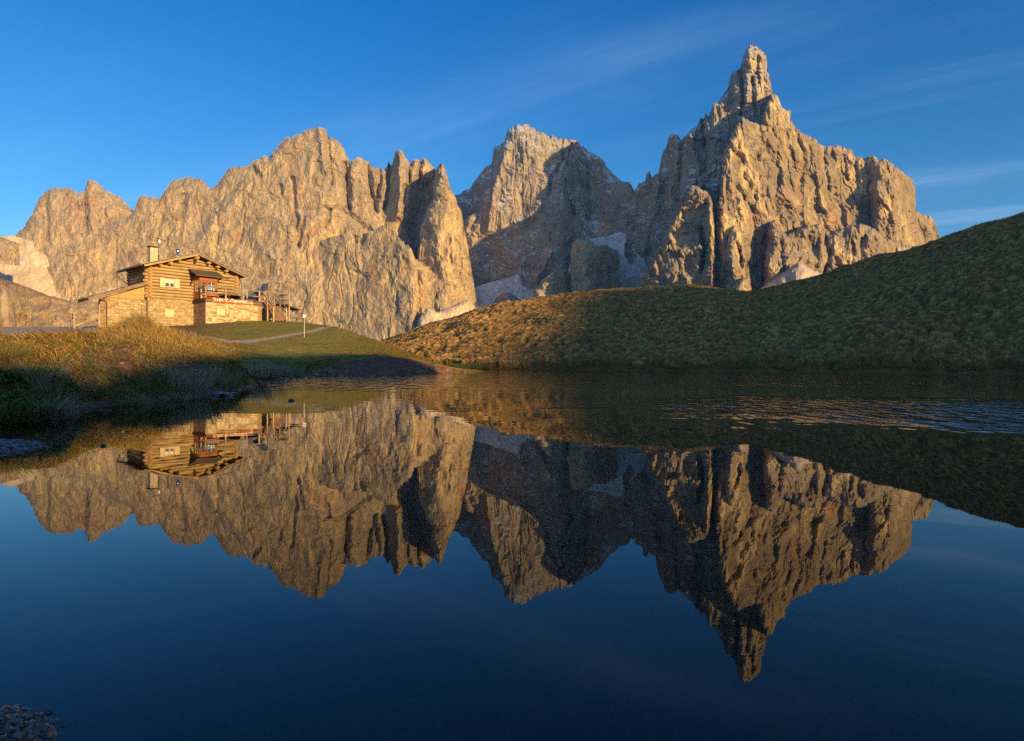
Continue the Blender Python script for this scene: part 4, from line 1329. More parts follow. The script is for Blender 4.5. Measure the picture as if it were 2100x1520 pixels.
    for k, (da, db) in enumerate(((4.20, 4.72), (4.76, 5.62))):
        dd = MB()
        dd.box(da, da + 0.09, by + 0.02, by + 0.07, 2.86, 4.58)
        dd.box(db - 0.09, db, by + 0.02, by + 0.07, 2.86, 4.58)
        dd.box(da + 0.091, db - 0.091, by + 0.02, by + 0.07, 2.86, 3.40)
        dd.box(da + 0.091, db - 0.091, by + 0.02, by + 0.07, 4.46, 4.58)
        d = dd.build('door', M_DOORW, porch)
        gl = MB().box(da + 0.092, db - 0.092, by + 0.045, by + 0.055, 3.402, 4.458).build('door_glass', M_GLASS, d)
        gb = MB()
        if k:
            gb.box((da + db) / 2 - 0.02, (da + db) / 2 + 0.02, by + 0.022, by + 0.043, 3.403, 4.457)
        for zz in (3.66, 3.92, 4.18):
            gb.box(da + 0.093, db - 0.093, by + 0.024, by + 0.041, zz, zz + 0.03)
        if k:
            for xx, zz in ((4.87, 3.72), (4.87, 3.98), (5.10, 3.74), (5.33, 3.72), (5.12, 3.99), (4.88, 3.45), (5.12, 3.46), (5.36, 3.46)):
                gb.box(xx, xx + 0.13, by + 0.026, by + 0.039, zz, zz + 0.13)
        gb.pieces('glazing_bar', M_WHITE if k else M_DOORW, d)
    # lean-on canopy over the porch
    ca = MB()
    za, zb, ya, yb2 = 5.76, 5.0, -0.02, -1.95
    vs = []
    for x in (3.55, 6.25):
        vs += [(x, ya, za), (x, yb2, zb), (x, yb2, zb - 0.08), (x, ya, za - 0.08)]
    ca.poly(vs, [(0, 1, 2, 3), (7, 6, 5, 4), (0, 4, 5, 1), (1, 5, 6, 2), (2, 6, 7, 3), (3, 7, 4, 0)])
    can = ca.build('porch_canopy', wood_material('dark_shingle', (0.11, 0.075, 0.05), (0.19, 0.14, 0.09), 'y'), P)
    cb = MB()
    for x in (3.75, 6.05):
        cb.bar((x, -0.05, 4.75), (x, -1.7, 4.99), 0.10, 0.12)
        cb.bar((x, -0.03, 4.2), (x, -0.9, 4.86), 0.08, 0.08)
    cb.bar((3.5, -1.80, 4.96), (6.7, -1.80, 4.96), 0.09, 0.09)
    cb.build('canopy_bracket', M_DARKW, can)
    # lamp under the gable
    lm = MB()
    lm.box(4.02, 4.18, -0.30, -0.015, 6.56, 6.62)
    lm.tube([(4.10, -0.24, 6.30), (4.10, -0.24, 6.34), (4.10, -0.24, 6.50), (4.10, -0.24, 6.56)], [0.09, 0.11, 0.08, 0.04], 8)
    lm.build('wall_lamp', M_IRON, P)
    MB().box(-0.66, -0.45, -0.10, -0.062, 2.02, 2.10).build('wall_notice', M_WHITE, P)
    # lean-to: plank gable, board, roof
    pg = MB()
    pg.poly([(-3.2, -0.02, 2.52), (-0.30, -0.02, 2.52), (-0.30, -0.02, 3.72), (-3.2, 0.06, 2.52), (-0.30, 0.06, 2.52), (-0.30, 0.06, 3.72)], [(0, 1, 2), (5, 4, 3), (0, 3, 4, 1), (1, 4, 5, 2), (2, 5, 3, 0)])
    pg.build('plank_gable', M_PLANK, P)
    be = MB()
    be.box(-3.35, -0.25, -0.05, 0.029, 2.421, 2.515)
    be.box(-0.62, -0.42, -0.055, -0.022, 2.518, 3.60)
    be.build('gable_board', M_PLANK, P)
    lr = MB()
    xa, za, xe, ze = -0.12, 4.12, -4.98, 2.20
    nb, nc_ = 7, 8
    for c in range(nc_):
        t0, t1 = c / nc_, (c + 1) / nc_ + 0.03
        for b in range(nb):
            y0 = -0.75 + 3.4 * b / nb
            y1 = y0 + 3.4 / nb - 0.015
            j = random.random() * 0.04
            X0, X1, Z0, Z1 = xa + (xe - xa) * t0, xa + (xe - xa) * t1, za + (ze - za) * t0, za + (ze - za) * t1 + 0.03 + j
            lr.poly([(X0, y0, Z0), (X0, y1, Z0), (X1, y1, Z1), (X1, y0, Z1), (X0, y0, Z0 - 0.05), (X0, y1, Z0 - 0.05), (X1, y1, Z1 - 0.06), (X1, y0, Z1 - 0.06)],
                    [(0, 1, 2, 3), (7, 6, 5, 4), (0, 4, 5, 1), (1, 5, 6, 2), (2, 6, 7, 3), (3, 7, 4, 0)])
    lro = lr.build('lean_to_roof', M_SHING_D, P)
    lb = MB()
    lb.poly([(xa, -0.68, za - 0.055), (xe + 0.15, -0.68, ze + 0.0), (xe + 0.15, -0.68, ze - 0.24), (xa, -0.68, za - 0.30), (xa, 2.6, za - 0.055), (xe + 0.15, 2.6, ze + 0.0), (xe + 0.15, 2.6, ze - 0.24), (xa, 2.6, za - 0.30)],
            [(0, 1, 2, 3), (7, 6, 5, 4), (0, 4, 5, 1), (1, 5, 6, 2), (2, 6, 7, 3), (3, 7, 4, 0)])
    lb.build('roof_boarding', M_PLANK, lro)
    bb = MB()
    bb.bar((xa - 0.1, -0.78, za - 0.17), (xe + 0.1, -0.78, ze - 0.10), 0.06, 0.22)
    bb.build('barge_board', M_RAIL, lro)
    dp = MB()
    dp.tube([(-3.95, -0.55, 2.30), (-3.85, -0.3, 2.15), (-3.55, -0.12, 2.12), (-3.33, -0.08, 1.95), (-3.33, -0.07, -0.6)], 0.05, 8)
    dp.build('downpipe', M_COPPER, P, True)
    dp = MB()
    dp.tube([(-0.08, -0.10, 2.35), (-0.08, -0.10, -0.6)], 0.045, 8)
    dp.build('downpipe', M_COPPER, P, True)
    # balcony deck on its stone base
    MB().box(4.06, 9.15, -2.78, -0.002, -0.9, 2.43).build('deck_wall', M_STONE_R, P)
    MB().box(4.03, 4.055, -2.70, -0.01, -0.9, 2.42).build('deck_side_shade', M_STONE_D, P)  # thin darker facing paints the shade of the left-turned side
    MB().box(9.155, 9.60, -2.72, -2.2, -0.9, 2.40).build('deck_pillar', M_STONE_D, P, bevel=0.03)
    MB().box(9.2, 12.5, -0.9, 0.4, -0.9, 2.4).build('landing_wall', M_STONE_R, P)
    fl = MB()
    nbd = 24
    for b in range(nbd):
        x = 4.0 + (12.5 - 4.0) * b / nbd
        fl.box(x, x + 8.5 / nbd - 0.012, -2.80, 0.0 if x > 8.3 else -0.025, 2.76, 2.82)
    fl.build('deck_floor', M_DARKW, P)
    bm_ = MB()
    bm_.box(3.98, 9.62, -2.86, -2.79, 2.44, 2.84)
    bm_.box(3.93, 4.02, -2.788, -0.03, 2.46, 2.755)
    bm_.build('deck_beam', M_DARKW, P)
    bs = MB()
    bs.box(4.0, 4.55, -2.90, -2.862, 2.52, 2.72)
    bs.box(8.66, 9.5, -2.90, -2.862, 2.52, 2.72)
    bs.pieces('deck_fascia', M_STAIR, P)
    # name board with blackletter lettering
    sign = MB().box(4.58, 8.62, -2.925, -2.863, 2.455, 2.885).build('name_board', M_SIGN, P, bevel=0.01)

    def lettering(txt, x, z, size, width):
        cu_ = bpy.data.curves.new('lettering', 'FONT')
        cu_.body = txt
        cu_.size = size
        cu_.extrude = 0.006
        cu_.offset = 0.011
        to = bpy.data.objects.new('lettering', cu_)
        COL.objects.link(to)
        bpy.context.view_layer.update()
        dg = bpy.context.evaluated_depsgraph_get()
        me = bpy.data.meshes.new_from_object(to.evaluated_get(dg))
        bpy.data.objects.remove(to)
        co = np.empty(len(me.vertices) * 3)
        me.vertices.foreach_get('co', co)
        co = co.reshape(-1, 3)
        co[:, 0] -= co[:, 0].min()
        k = width / co[:, 0].max()
        out_ = np.stack([x + co[:, 0] * k, -2.927 - co[:, 2] - 0.004, z + co[:, 1]], -1)
        me.vertices.foreach_set('co', out_.ravel())
        me.update()
        me.materials.clear()
        me.materials.append(M_WHITE)
        o = bpy.data.objects.new('lettering', me)
        COL.objects.link(o)
        o.parent = sign
    BF = {c: chr(0x1D56C + i) for i, c in enumerate('ABCDEFGHIJKLMNOPQRSTUVWXYZ')}
    BF.update({c: chr(0x1D586 + i) for i, c in enumerate('abcdefghijklmnopqrstuvwxyz')})
    fr_ = lambda s: ''.join(BF.get(c, c) for c in s)
    lettering(fr_('Baita G. Segantini'), 4.68, 2.55, 0.44, 3.30)
    lettering('- m. 2200', 8.05, 2.56, 0.16, 0.50)
    # railings
    rp = [(4.05, -2.76), (5.92, -2.76), (7.63, -2.76), (9.27, -2.76), (4.05, -1.75)]
    for x, y in rp:
        MB().box(x - 0.06, x + 0.06, y - 0.06, y + 0.06, 2.821, 3.95).build('rail_post', M_POST, P)
    rr = MB()
    for z in (3.88, 3.33):
        rr.bar((3.9, -2.85, z), (9.45, -2.85, z), 0.07, 0.12)
        rr.bar((4.03, -2.84, z + 0.005), (4.03, -1.3, z + 0.005), 0.07, 0.11)
    rr.build('handrail', M_RAIL, P)
    # stairs down towards the lake, with rails and posts
    st = MB()
    n = 10
    for k in range(n):
        y1 = -2.83 - 2.4 * k / n
        z1 = 2.76 - 1.75 * k / n
        st.box(9.62, 10.72, y1 - 0.25, y1, z1 - 0.06, z1)
        st.box(9.63, 10.71, y1 - 0.23, y1 - 0.20, z1 - 0.235, z1 - 0.062)
    st.bar((9.58, -2.83, 2.58), (9.58, -5.3, 0.85), 0.06, 0.30)
    st.bar((10.76, -2.83, 2.58), (10.76, -5.3, 0.85), 0.06, 0.30)
    stairs = st.build('stairs', M_STAIR, P)
    sr = MB()
    for x in (9.50, 10.84):
        sr.bar((x, -2.80, 3.85), (x, -5.25, 2.15), 0.07, 0.11)
        sr.bar((x, -2.80, 3.35), (x, -5.25, 1.65), 0.06, 0.10)
    sr.build('stair_handrail', M_RAIL, stairs)
    for x, y, z0, z1 in ((9.50, -5.2, 0.3, 2.25), (9.50, -4.0, 0.9, 3.05), (10.84, -5.2, 0.3, 2.25), (10.84, -4.0, 1.2, 3.05), (10.84, -2.86, 1.2, 3.95)):
        MB().box(x - 0.055, x + 0.055, y - 0.055, y + 0.055, z0, z1).build('stair_post', M_POST, stairs)
    # landing railing and small lean-on roof at the far end
    lr_ = MB()
    for z in (3.85, 3.32):
        lr_.bar((10.9, -2.78, z), (12.5, -2.78, z), 0.07, 0.11)
        lr_.bar((12.48, -2.78, z + 0.004), (12.48, -0.4, z + 0.004), 0.07, 0.11)
        lr_.bar((9.4, -0.5, z), (12.45, -0.5, z), 0.06, 0.10)
    lr_.build('landing_rail', M_RAIL, P)
    for x, y in ((12.48, -2.78), (12.48, -0.5), (10.9, -0.5)):
        MB().box(x - 0.05, x + 0.05, y - 0.05, y + 0.05, 2.821, 3.92).build('rail_post', M_POST, P)
    MB().box(12.40, 12.52, -2.86, -2.74, 0.6, 2.755).build('landing_post', M_POST, P)
    MB().box(10.50, 10.62, -2.2, -2.08, 2.821, 4.98).build('tall_post', M_RAIL, P)
    lo_ = MB()
    lo_.poly([(12.2, -2.9, 2.72), (13.75, -2.9, 2.36), (13.75, -1.2, 2.40), (12.2, -1.2, 2.74), (12.2, -2.9, 2.62), (13.75, -2.9, 2.27), (13.75, -1.2, 2.31), (12.2, -1.2, 2.64)],
             [(0, 1, 2, 3), (7, 6, 5, 4), (0, 4, 5, 1), (1, 5, 6, 2), (2, 6, 7, 3), (3, 7, 4, 0)])
    lo_.build('side_canopy', M_DARKW, P)


build_cabin()


def hut_thing(name, label, cat, x, y, z, group=None):
    return empty(name, hw(x, y, z), label, cat, HROT, group)


def cloth_sheet(name, outline, mat, label, cat, thick=0.03, y0=0.0, sway=0.05, group=None):
    """a hanging garment: outline in (x, z) round its hanging point, real thickness and folds"""
    mb = MB()
    n = len(outline)
    vs = []
    for k, (x, z) in enumerate(outline):
        vs.append((x, y0 - thick / 2 + sway * math.sin(x * 16 + z * 5), z))
    for k, (x, z) in enumerate(outline):
        vs.append((x, y0 + thick / 2 + sway * math.sin(x * 16 + z * 5), z))
    fs = [tuple(range(n)), tuple(range(2 * n - 1, n - 1, -1))] + [(k, k + n, (k + 1) % n + n, (k + 1) % n) for k in range(n)]
    mb.poly(vs, fs)
    o = mb.build(name, mat)
    return tag(o, label, cat, group)


def place_on_hut(o, x, y, z, rz=0.0):
    o.location = hw(x, y, z)
    o.rotation_euler = (0, 0, HROT + rz)
    return o


def jacket(w, h, leg=False):
    if leg:
        return [(-w / 2, 0), (-w / 2 - 0.02, -h), (-w * 0.12, -h), (-0.01, -h * 0.42), (w * 0.14, -h * 0.95), (w / 2, -h * 0.97), (w / 2, 0)]
    return [(-w * 0.36, 0), (-w * 0.62, -h * 0.28), (-w * 0.66, -h * 0.92), (-w * 0.42, -h * 0.94), (-w * 0.36, -h * 0.5), (-w * 0.34, -h), (w * 0.32, -h * 0.98), (w * 0.36, -h * 0.48), (w * 0.46, -h * 0.8), (w * 0.66, -h * 0.75), (w * 0.60, -h * 0.25), (w * 0.34, 0)]


place_on_hut(cloth_sheet('hanging_jacket', jacket(0.42, 0.62), M_CLOTHG, 'grey-green jacket hanging leftmost on the deck handrail', 'jacket'), 7.22, -2.94, 3.84)
place_on_hut(cloth_sheet('hanging_towel', [(-0.30, 0.0), (-0.32, -0.36), (-0.1, -0.33), (0.08, -0.42), (0.12, -0.85), (0.30, -0.84), (0.31, 0.0)], M_CLOTHL, 'light grey cloth with one long end hanging from the middle of the deck handrail', 'cloth'), 7.72, -2.95, 3.88)
place_on_hut(cloth_sheet('hanging_trousers', jacket(0.46, 0.62, True), M_CLOTHN, 'dark navy trousers hanging rightmost on the deck handrail', 'trousers'), 8.28, -2.94, 3.87)
# dark blue cloth slung from the tall post
cl = MB()
N1, N2 = 14, 5
tops = [(0.0, 0.0), (-0.35, -0.12), (-0.62, -0.18), (-0.80, -0.62), (-1.1, -0.78), (-1.35, -1.0), (-1.8, -1.42), (-2.3, -1.52), (-2.65, -1.9)]
bots = [(0.0, -0.75), (-0.25, -0.85), (-0.42, -1.0), (-0.55, -1.25), (-0.75, -1.55), (-0.9, -1.9), (-1.35, -2.0), (-2.0, -2.02), (-2.65, -2.02)]
vs = []
for off in (-0.02, 0.02):
    for (xa, za), (xb, zb) in zip(tops, bots):
        for k in range(N2):
            t = k / (N2 - 1)
            vs.append((xa + (xb - xa) * t, off + 0.06 * math.sin(3 * xa + 4 * t) + 0.1 * t, za + (zb - za) * t))
nT = len(tops)
fs = []
for s_ in (0, 1):
    for i in range(nT - 1):
        for k in range(N2 - 1):
            a = s_ * nT * N2 + i * N2 + k
            q4 = (a, a + 1, a + N2 + 1, a + N2)
            fs.append(q4 if s_ == 0 else q4[::-1])
cl.poly(vs, fs)
o = tag(cl.build('cloth_drape', M_BLUE, None, True), 'dark blue cloth slanting down behind the deck railing from the tall post', 'cloth')
place_on_hut(o, 10.50, -2.14, 4.92)

# table and bench on the deck
tb = hut_thing('deck_table', 'dark wooden table behind the deck railing beside the porch door', 'table', 6.9, -1.9, 2.822)
MB().box(-0.95, 0.95, -0.38, 0.38, 0.62, 0.68).build('table_top', M_DARKW, tb)
for x in (-0.7, 0.7):
    MB().box(x - 0.06, x + 0.06, -0.3, 0.3, 0.0, 0.619).build('leg', M_DARKW, tb)
bn = hut_thing('deck_bench', 'dark wooden bench below the cabin log wall at the right end of the deck', 'bench', 7.3, -0.8, 2.822)
MB().box(-0.9, 0.9, -0.17, 0.17, 0.38, 0.43).build('seat', M_DARKW, bn)
MB().box(-0.9, 0.9, 0.13, 0.17, 0.50, 0.80).build('backrest', M_DARKW, bn)
for x in (-0.75, 0.75):
    MB().box(x - 0.05, x + 0.05, -0.15, 0.168, 0.0, 0.379).build('leg', M_DARKW, bn)
MB()

# ------------------------------------------------------------------ wooden fence and ramp rails left of the cabin
fp = pt(152, 674, 50.0)
fence = empty('wooden_fence', fp, 'weathered plank fence with a sloping rail beside the left end of the cabin', 'fence')


def fl_(px, py, Y):
    return pt(px, py, Y) - fp


for px_, pb, ptop, Y_ in ((152, 676, 640, 50.0), (144, 676, 645, 51.5), (204, 672, 625, 53.0), (203, 673, 650, 51.0)):
    a, b = fl_(px_, pb + 4, Y_), fl_(px_, ptop, Y_)
    b.x, b.y = a.x, a.y
    mb = MB()
    mb.tube([a, (a + b) / 2, b], [0.055, 0.05, 0.045], 7)
    mb.build('post', M_POST, fence)
for (xa, ya, Ya), (xb, yb_, Yb), w_, mat in (((140, 644, 50.3), (181, 648, 52.0), 0.15, M_RAIL), ((141, 652, 50.3), (180, 656, 52.0), 0.17, M_RAIL), ((152, 669, 49.9), (206, 647, 52.4), 0.13, M_POST), ((158, 674, 49.9), (205, 656, 52.0), 0.12, M_RAIL),
                                           ((178, 655, 51.5), (207, 645, 52.8), 0.22, M_POST)):
    MB().bar(fl_(xa, ya, Ya), fl_(xb, yb_, Yb), 0.05, w_).build('rail', mat, fence)

# ------------------------------------------------------------------ sign post and wayside shrine on the meadow


p, _ = ground_at(624, 692)
sp = empty('sign_post', p, 'slim pale pole with two small white boards standing on the meadow by the path', 'sign')
hgt = p.y * 47 / F
mb = MB()
mb.tube([(0, 0, -0.1), (0, 0, hgt * 0.5), (0, 0, hgt)], 0.022, 8)
mb.build('pole', plain_material('pale_post', (0.66, 0.55, 0.38), 0.6, 0.3), sp)
MB().box(-0.09, 0.045, -0.045, -0.025, hgt - 0.24, hgt + 0.0).build('sign_board', M_WHITE, sp, bevel=0.004)
MB().box(0.05, 0.15, -0.05, -0.028, hgt - 0.24, hgt - 0.02).build('sign_board', plain_material('cream_board', (0.72, 0.66, 0.38), 0.6, 0.3), sp, bevel=0.004)

p, _ = ground_at(697, 674, 4.0)
k = p.y / F
sh = empty('wayside_shrine', p, 'small dark wayside post with a pointed tin roof on the brow of the meadow', 'shrine')
mb = MB()
mb.box(-1.6 * k, 1.6 * k, -1.3 * k, 1.3 * k, -0.2, 14 * k)
mb.build('post', M_GREYW, sh, bevel=0.01)
mb = MB()
r_ = 4.6 * k
zb_, zt_ = 13.5 * k, 19 * k
mb.poly([(-r_, -r_ * 0.9, zb_), (r_, -r_ * 0.9, zb_), (r_, r_ * 0.9, zb_), (-r_, r_ * 0.9, zb_), (-0.8 * k, 0, zt_), (0.8 * k, 0, zt_), (-r_, -r_ * 0.9, zb_ - k), (r_, -r_ * 0.9, zb_ - k), (r_, r_ * 0.9, zb_ - k), (-r_, r_ * 0.9, zb_ - k)],
        [(0, 1, 5, 4), (1, 2, 5), (2, 3, 4, 5), (3, 0, 4), (0, 6, 7, 1), (1, 7, 8, 2), (2, 8, 9, 3), (3, 9, 6, 0), (9, 8, 7, 6)])
mb.build('roof', M_ROOFBLUE, sh)
mb = MB()
mb.box(-1.1 * k, 1.1 * k, -1.6 * k, -1.31 * k, 3 * k, 9 * k)
mb.build('niche_board', M_DARKW, sh)
p2 = p + Vector((5.2 * k, 0.2, 0))
mb = MB()
mb.tube([(0, 0, -0.2), (0.05 * k, 0, 3 * k), (-0.4 * k, 0, 7 * k), (-1.2 * k, 0, 9.5 * k)], [2.0 * k, 1.7 * k, 1.4 * k, 0.5 * k], 9, jit=0.25)
o = tag(mb.build('tree_stump', M_GREYW), 'short brown weathered stump beside the wayside post', 'stump')
o.location = p2


# ------------------------------------------------------------------ grass
def blade_material(name, trans=0.25):
    m, q, out = new_mat(name)
    c = q.n('ShaderNodeAttribute', attribute_name='tint').outputs['Color']
    d = q.n('ShaderNodeBsdfDiffuse', {'Roughness': 0.6})
    q.link(c, d.inputs[0])
    t = q.n('ShaderNodeBsdfTranslucent')
    q.link(c, t.inputs[0])
    mx = q.n('ShaderNodeMixShader', {0: trans})
    q.link(d.outputs[0], mx.inputs[1])
    q.link(t.outputs[0], mx.inputs[2])
    q.link(mx.outputs[0], out.inputs[0])
    return m


M_BLADE = blade_material('grass_blade')


def blades(base, h, wd, lean_dir, lean, tint, bend=0.6):
    """curved tapering blades: arrays of bases (n,3), heights, widths, lean headings, lean amounts and colours"""
    n = len(base)
    face = RNG.uniform(0, 2 * np.pi, n)
    side = np.stack([np.cos(face), np.sin(face), np.zeros(n)], -1) * (wd / 2)[:, None]
    ld_ = np.stack([np.cos(lean_dir), np.sin(lean_dir), np.zeros(n)], -1)
    V = np.zeros((n, 7, 3))
    for k, t in enumerate((0.0, 0.4, 0.75, 1.0)):
        out_ = lean * (t ** 1.8)
        up = t * (1 - 0.45 * np.clip(lean, 0, 1.4) * t)
        c = base + ld_ * (h * out_)[:, None]
        c[:, 2] += h * up
        if k < 3:
            wv = (1.0, 0.85, 0.55)[k]
            V[:, 2 * k] = c - side * wv
            V[:, 2 * k + 1] = c + side * wv
        else:
            V[:, 6] = c
    tri_ = np.array([(0, 1, 3), (0, 3, 2), (2, 3, 5), (2, 5, 4), (4, 5, 6)])
    Fc = (np.arange(n)[:, None, None] * 7 + tri_[None]).reshape(-1, 3)
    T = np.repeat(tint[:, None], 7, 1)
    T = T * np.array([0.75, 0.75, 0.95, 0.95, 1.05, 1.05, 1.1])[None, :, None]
    return V.reshape(-1, 3), Fc, T.reshape(-1, 3)


def pick(cols, n, var=0.18):
    c = np.array(cols, float)[RNG.integers(0, len(cols), n)]
    return c * (1 + var * RNG.normal(size=(n, 1))).clip(0.5, 1.6)


def on_ground(PX, T):
    X, Y, Z = ground_point(PX, T)
    Z = Z + ground_noise(X, Y, T, PX)
    return np.stack([X, Y, Z], -1)


STRAW = [(0.44, 0.28, 0.085), (0.36, 0.20, 0.055), (0.56, 0.42, 0.18), (0.24, 0.14, 0.04), (0.17, 0.13, 0.04), (0.13, 0.075, 0.03)]
PALE = [(0.48, 0.42, 0.27), (0.37, 0.32, 0.19), (0.55, 0.49, 0.33), (0.24, 0.22, 0.11)]
GREEN = [(0.15, 0.17, 0.045), (0.11, 0.13, 0.036), (0.22, 0.21, 0.065), (0.29, 0.25, 0.085)]


def scatter(name, n, px_rng, t_rng, hrange, wrange, cols, label=None, mask=None, lean=(0.2, 0.9), tpow=1.0):
    PX = RNG.uniform(px_rng[0], px_rng[1], n)
    T = t_rng[0] + (t_rng[1] - t_rng[0]) * RNG.uniform(0, 1, n) ** tpow
    if mask is not None:
        keep = RNG.uniform(0, 1, n) < mask(PX, T)
        PX, T = PX[keep], T[keep]
    B_ = on_ground(PX, T)
    n = len(B_)
    clump = fbm(B_[:, 0] * 2.2, B_[:, 1] * 2.2, 3, 701)
    h = RNG.uniform(hrange[0], hrange[1], n) * (1 + 0.85 * clump).clip(0.3, 2.2)
    wd = RNG.uniform(wrange[0], wrange[1], n) * (1 + B_[:, 1] / 25.0)
    ld2 = RNG.uniform(0, 2 * np.pi, n) * 0.6 + 2.2 + 1.4 * clump
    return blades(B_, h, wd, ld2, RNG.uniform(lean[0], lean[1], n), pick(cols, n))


def join(parts):
    Vs, Fs, Ts, k = [], [], [], 0
    for v, f, t in parts:
        Vs.append(v)
        Fs.append(f + k)
        Ts.append(t)
        k += len(v)
    return np.concatenate(Vs), np.concatenate(Fs), np.concatenate(Ts)


def nosoil(PX, T):
    X, Y, Z = ground_point(PX, T)
    lawn, soil, track = ground_masks(PX, T, X, Y, Z)
    return np.clip(1 - 1.0 * sstep(soil, 0.25, 0.6), 0, 1) * np.clip(1 - sstep(track, 0.2, 0.5), 0, 1)


parts = [
    scatter('g', 34000, (-120, 500), (1.0, 4.0), (0.05, 0.15), (0.004, 0.008), STRAW + GREEN[:1], mask=nosoil, tpow=0.9, lean=(0.5, 1.7)),
    scatter('g', 5000, (200, 470), (2.2, 4.2), (0.12, 0.24), (0.003, 0.005), STRAW[:3], mask=lambda a, t: nosoil(a, t) * np.exp(-((a - 320) / 100) ** 2), lean=(0.2, 1.0)),
    scatter('g', 1800, (265, 310), (3.2, 4.4), (0.12, 0.28), (0.004, 0.006), STRAW[2:] + GREEN[2:], lean=(0.4, 1.2)),
    scatter('g', 24000, (-120, 490), (0.15, 1.6), (0.04, 0.11), (0.003, 0.005), PALE + GREEN + STRAW[3:], mask=lambda a, t: nosoil(a, t) * 0.8, lean=(0.4, 1.5)),
    scatter('g', 6000, (-120, 130), (0.1, 1.5), (0.07, 0.16), (0.003, 0.006), GREEN + PALE[:1], mask=nosoil, lean=(0.4, 1.5)),
    scatter('g', 900, (150, 300), (0.8, 2.2), (0.04, 0.12), (0.003, 0.005), STRAW + GREEN, lean=(0.6, 1.8)),
    scatter('g', 14000, (470, 700), (0.5, 2.4), (0.03, 0.08), (0.005, 0.009), GREEN + STRAW[3:], mask=nosoil, lean=(0.5, 1.5)),
    scatter('g', 40000, (420, 900), (2.0, 6.6), (0.03, 0.08), (0.006, 0.011), STRAW[3:] + GREEN[2:] + [(0.24, 0.17, 0.05), (0.28, 0.19, 0.06)], mask=lambda a, t: nosoil(a, t) * (0.35 + 0.65 * sstep(a, 640, 740)), lean=(0.6, 1.7)),
]
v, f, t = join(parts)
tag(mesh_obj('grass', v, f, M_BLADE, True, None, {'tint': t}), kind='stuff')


# pale tall grass along the little cove and reeds on the far waterline
def line_blades(pts_, n, hr, wr, cols, spread, lean=(0.1, 0.6)):
    P_ = np.array([tuple(pt(*p_)) for p_ in pts_])
    i = RNG.integers(0, len(P_) - 1, n)
    u = RNG.uniform(0, 1, n)[:, None]
    b = P_[i] * (1 - u) + P_[i + 1] * u
    b = b + np.stack([RNG.normal(0, spread, n), RNG.normal(0, spread, n), np.zeros(n)], -1)
    h = RNG.uniform(hr[0], hr[1], n)
    return blades(b, h, RNG.uniform(wr[0], wr[1], n), RNG.uniform(0, 6.28, n), RNG.uniform(lean[0], lean[1], n), pick(cols, n))


v, f, t = join([line_blades([(930, 760, 41), (960, 760, 52), (1000, 758.5, 60), (1040, 758.5, 60), (1085, 758.5, 58)], 6000, (0.30, 0.62), (0.02, 0.035), [(0.07, 0.11, 0.035), (0.10, 0.13, 0.05), (0.05, 0.08, 0.03)], 0.35, (0.05, 0.3)),
                line_blades([(1190, 760, 55), (1230, 760, 55)], 500, (0.3, 0.5), (0.02, 0.03), [(0.07, 0.11, 0.035)], 0.3, (0.05, 0.3))])
tag(mesh_obj('reeds', v, f, M_BLADE, True, None, {'tint': t}), kind='stuff')


# single tufts along the near shore
def tuft(px, py, n, h, cols, label, spread=0.10, lean=(0.3, 1.2), hang=0.0, cat='grass tuft', w=(0.003, 0.006)):
    p_, tt = ground_at(px, py, 0.02)
    a = RNG.uniform(0, 2 * np.pi, n)
    r = spread * np.sqrt(RNG.uniform(0, 1, n))
    b = np.stack([np.cos(a) * r, np.sin(a) * r, np.full(n, -0.03)], -1)
    ldir = a + RNG.normal(0, 0.5, n)
    if hang:
        ldir = np.where(RNG.uniform(0, 1, n) < hang, RNG.normal(-0.5, 0.5, n), ldir)
    hh = h * RNG.uniform(0.45, 1.1, n)
    v_, f_, t_ = blades(b, hh, RNG.uniform(w[0], w[1], n), ldir, RNG.uniform(lean[0], lean[1], n), pick(cols, n))
    o_ = mesh_obj('grass_tuft', v_, f_, M_BLADE, True, None, {'tint': t_})
    o_.location = p_
    tag(o_, label, cat, 'grass tufts along the near shore')
    return o_


tuft(20, 862, 420, 0.34, GREEN, 'dark green broad-bladed tuft at the left edge of the photo above the gravel spit', 0.16, (0.5, 1.5), w=(0.006, 0.011))
tuft(100, 856, 520, 0.36, PALE, 'greyish drooping tuft whose blades hang over the water near the gravel spit', 0.13, (0.5, 1.6), 0.5)
tuft(102, 835, 60, 0.66, [(0.46, 0.36, 0.20), (0.40, 0.27, 0.12)], 'few tall straw stalks rising out of the drooping grey tuft', 0.08, (0.2, 0.7), cat='grass stalks', w=(0.003, 0.005))
tuft(55, 820, 300, 0.28, GREEN + PALE[:1], 'green tuft on the dark bank above the drooping grey tuft', 0.13, (0.4, 1.3))
tuft(82, 790, 420, 0.36, PALE[1:] + GREEN[:2], 'bushy grey-green tuft on the shaded bank face beside the sunlit earth', 0.14, (0.3, 1.1))
tuft(18, 742, 380, 0.34, GREEN + PALE[3:], 'dark bushy tuft on the bank top at the left edge of the photo', 0.16, (0.3, 1.0))
tuft(262, 832, 260, 0.20, GREEN, 'low green cushion tuft at the waterline in the middle of the bank', 0.13, (0.5, 1.4))
tuft(352, 826, 420, 0.26, PALE[1:] + GREEN[2:], 'rounded olive tuft at the waterline left of the tall pale tuft', 0.17, (0.6, 1.5))
tuft(395, 815, 520, 0.58, PALE, 'tall pale upright tuft at the waterline beside the flat bluish rock', 0.20, (0.05, 0.7))
tuft(356, 795, 220, 0.46, PALE, 'thin pale tuft of upright stalks above the rounded olive tuft', 0.14, (0.05, 0.5))
tuft(455, 795, 460, 0.50, PALE[:2] + GREEN[2:], 'large shaded grey-green tuft at the corner where the bank meets the cove', 0.26, (0.2, 0.9))
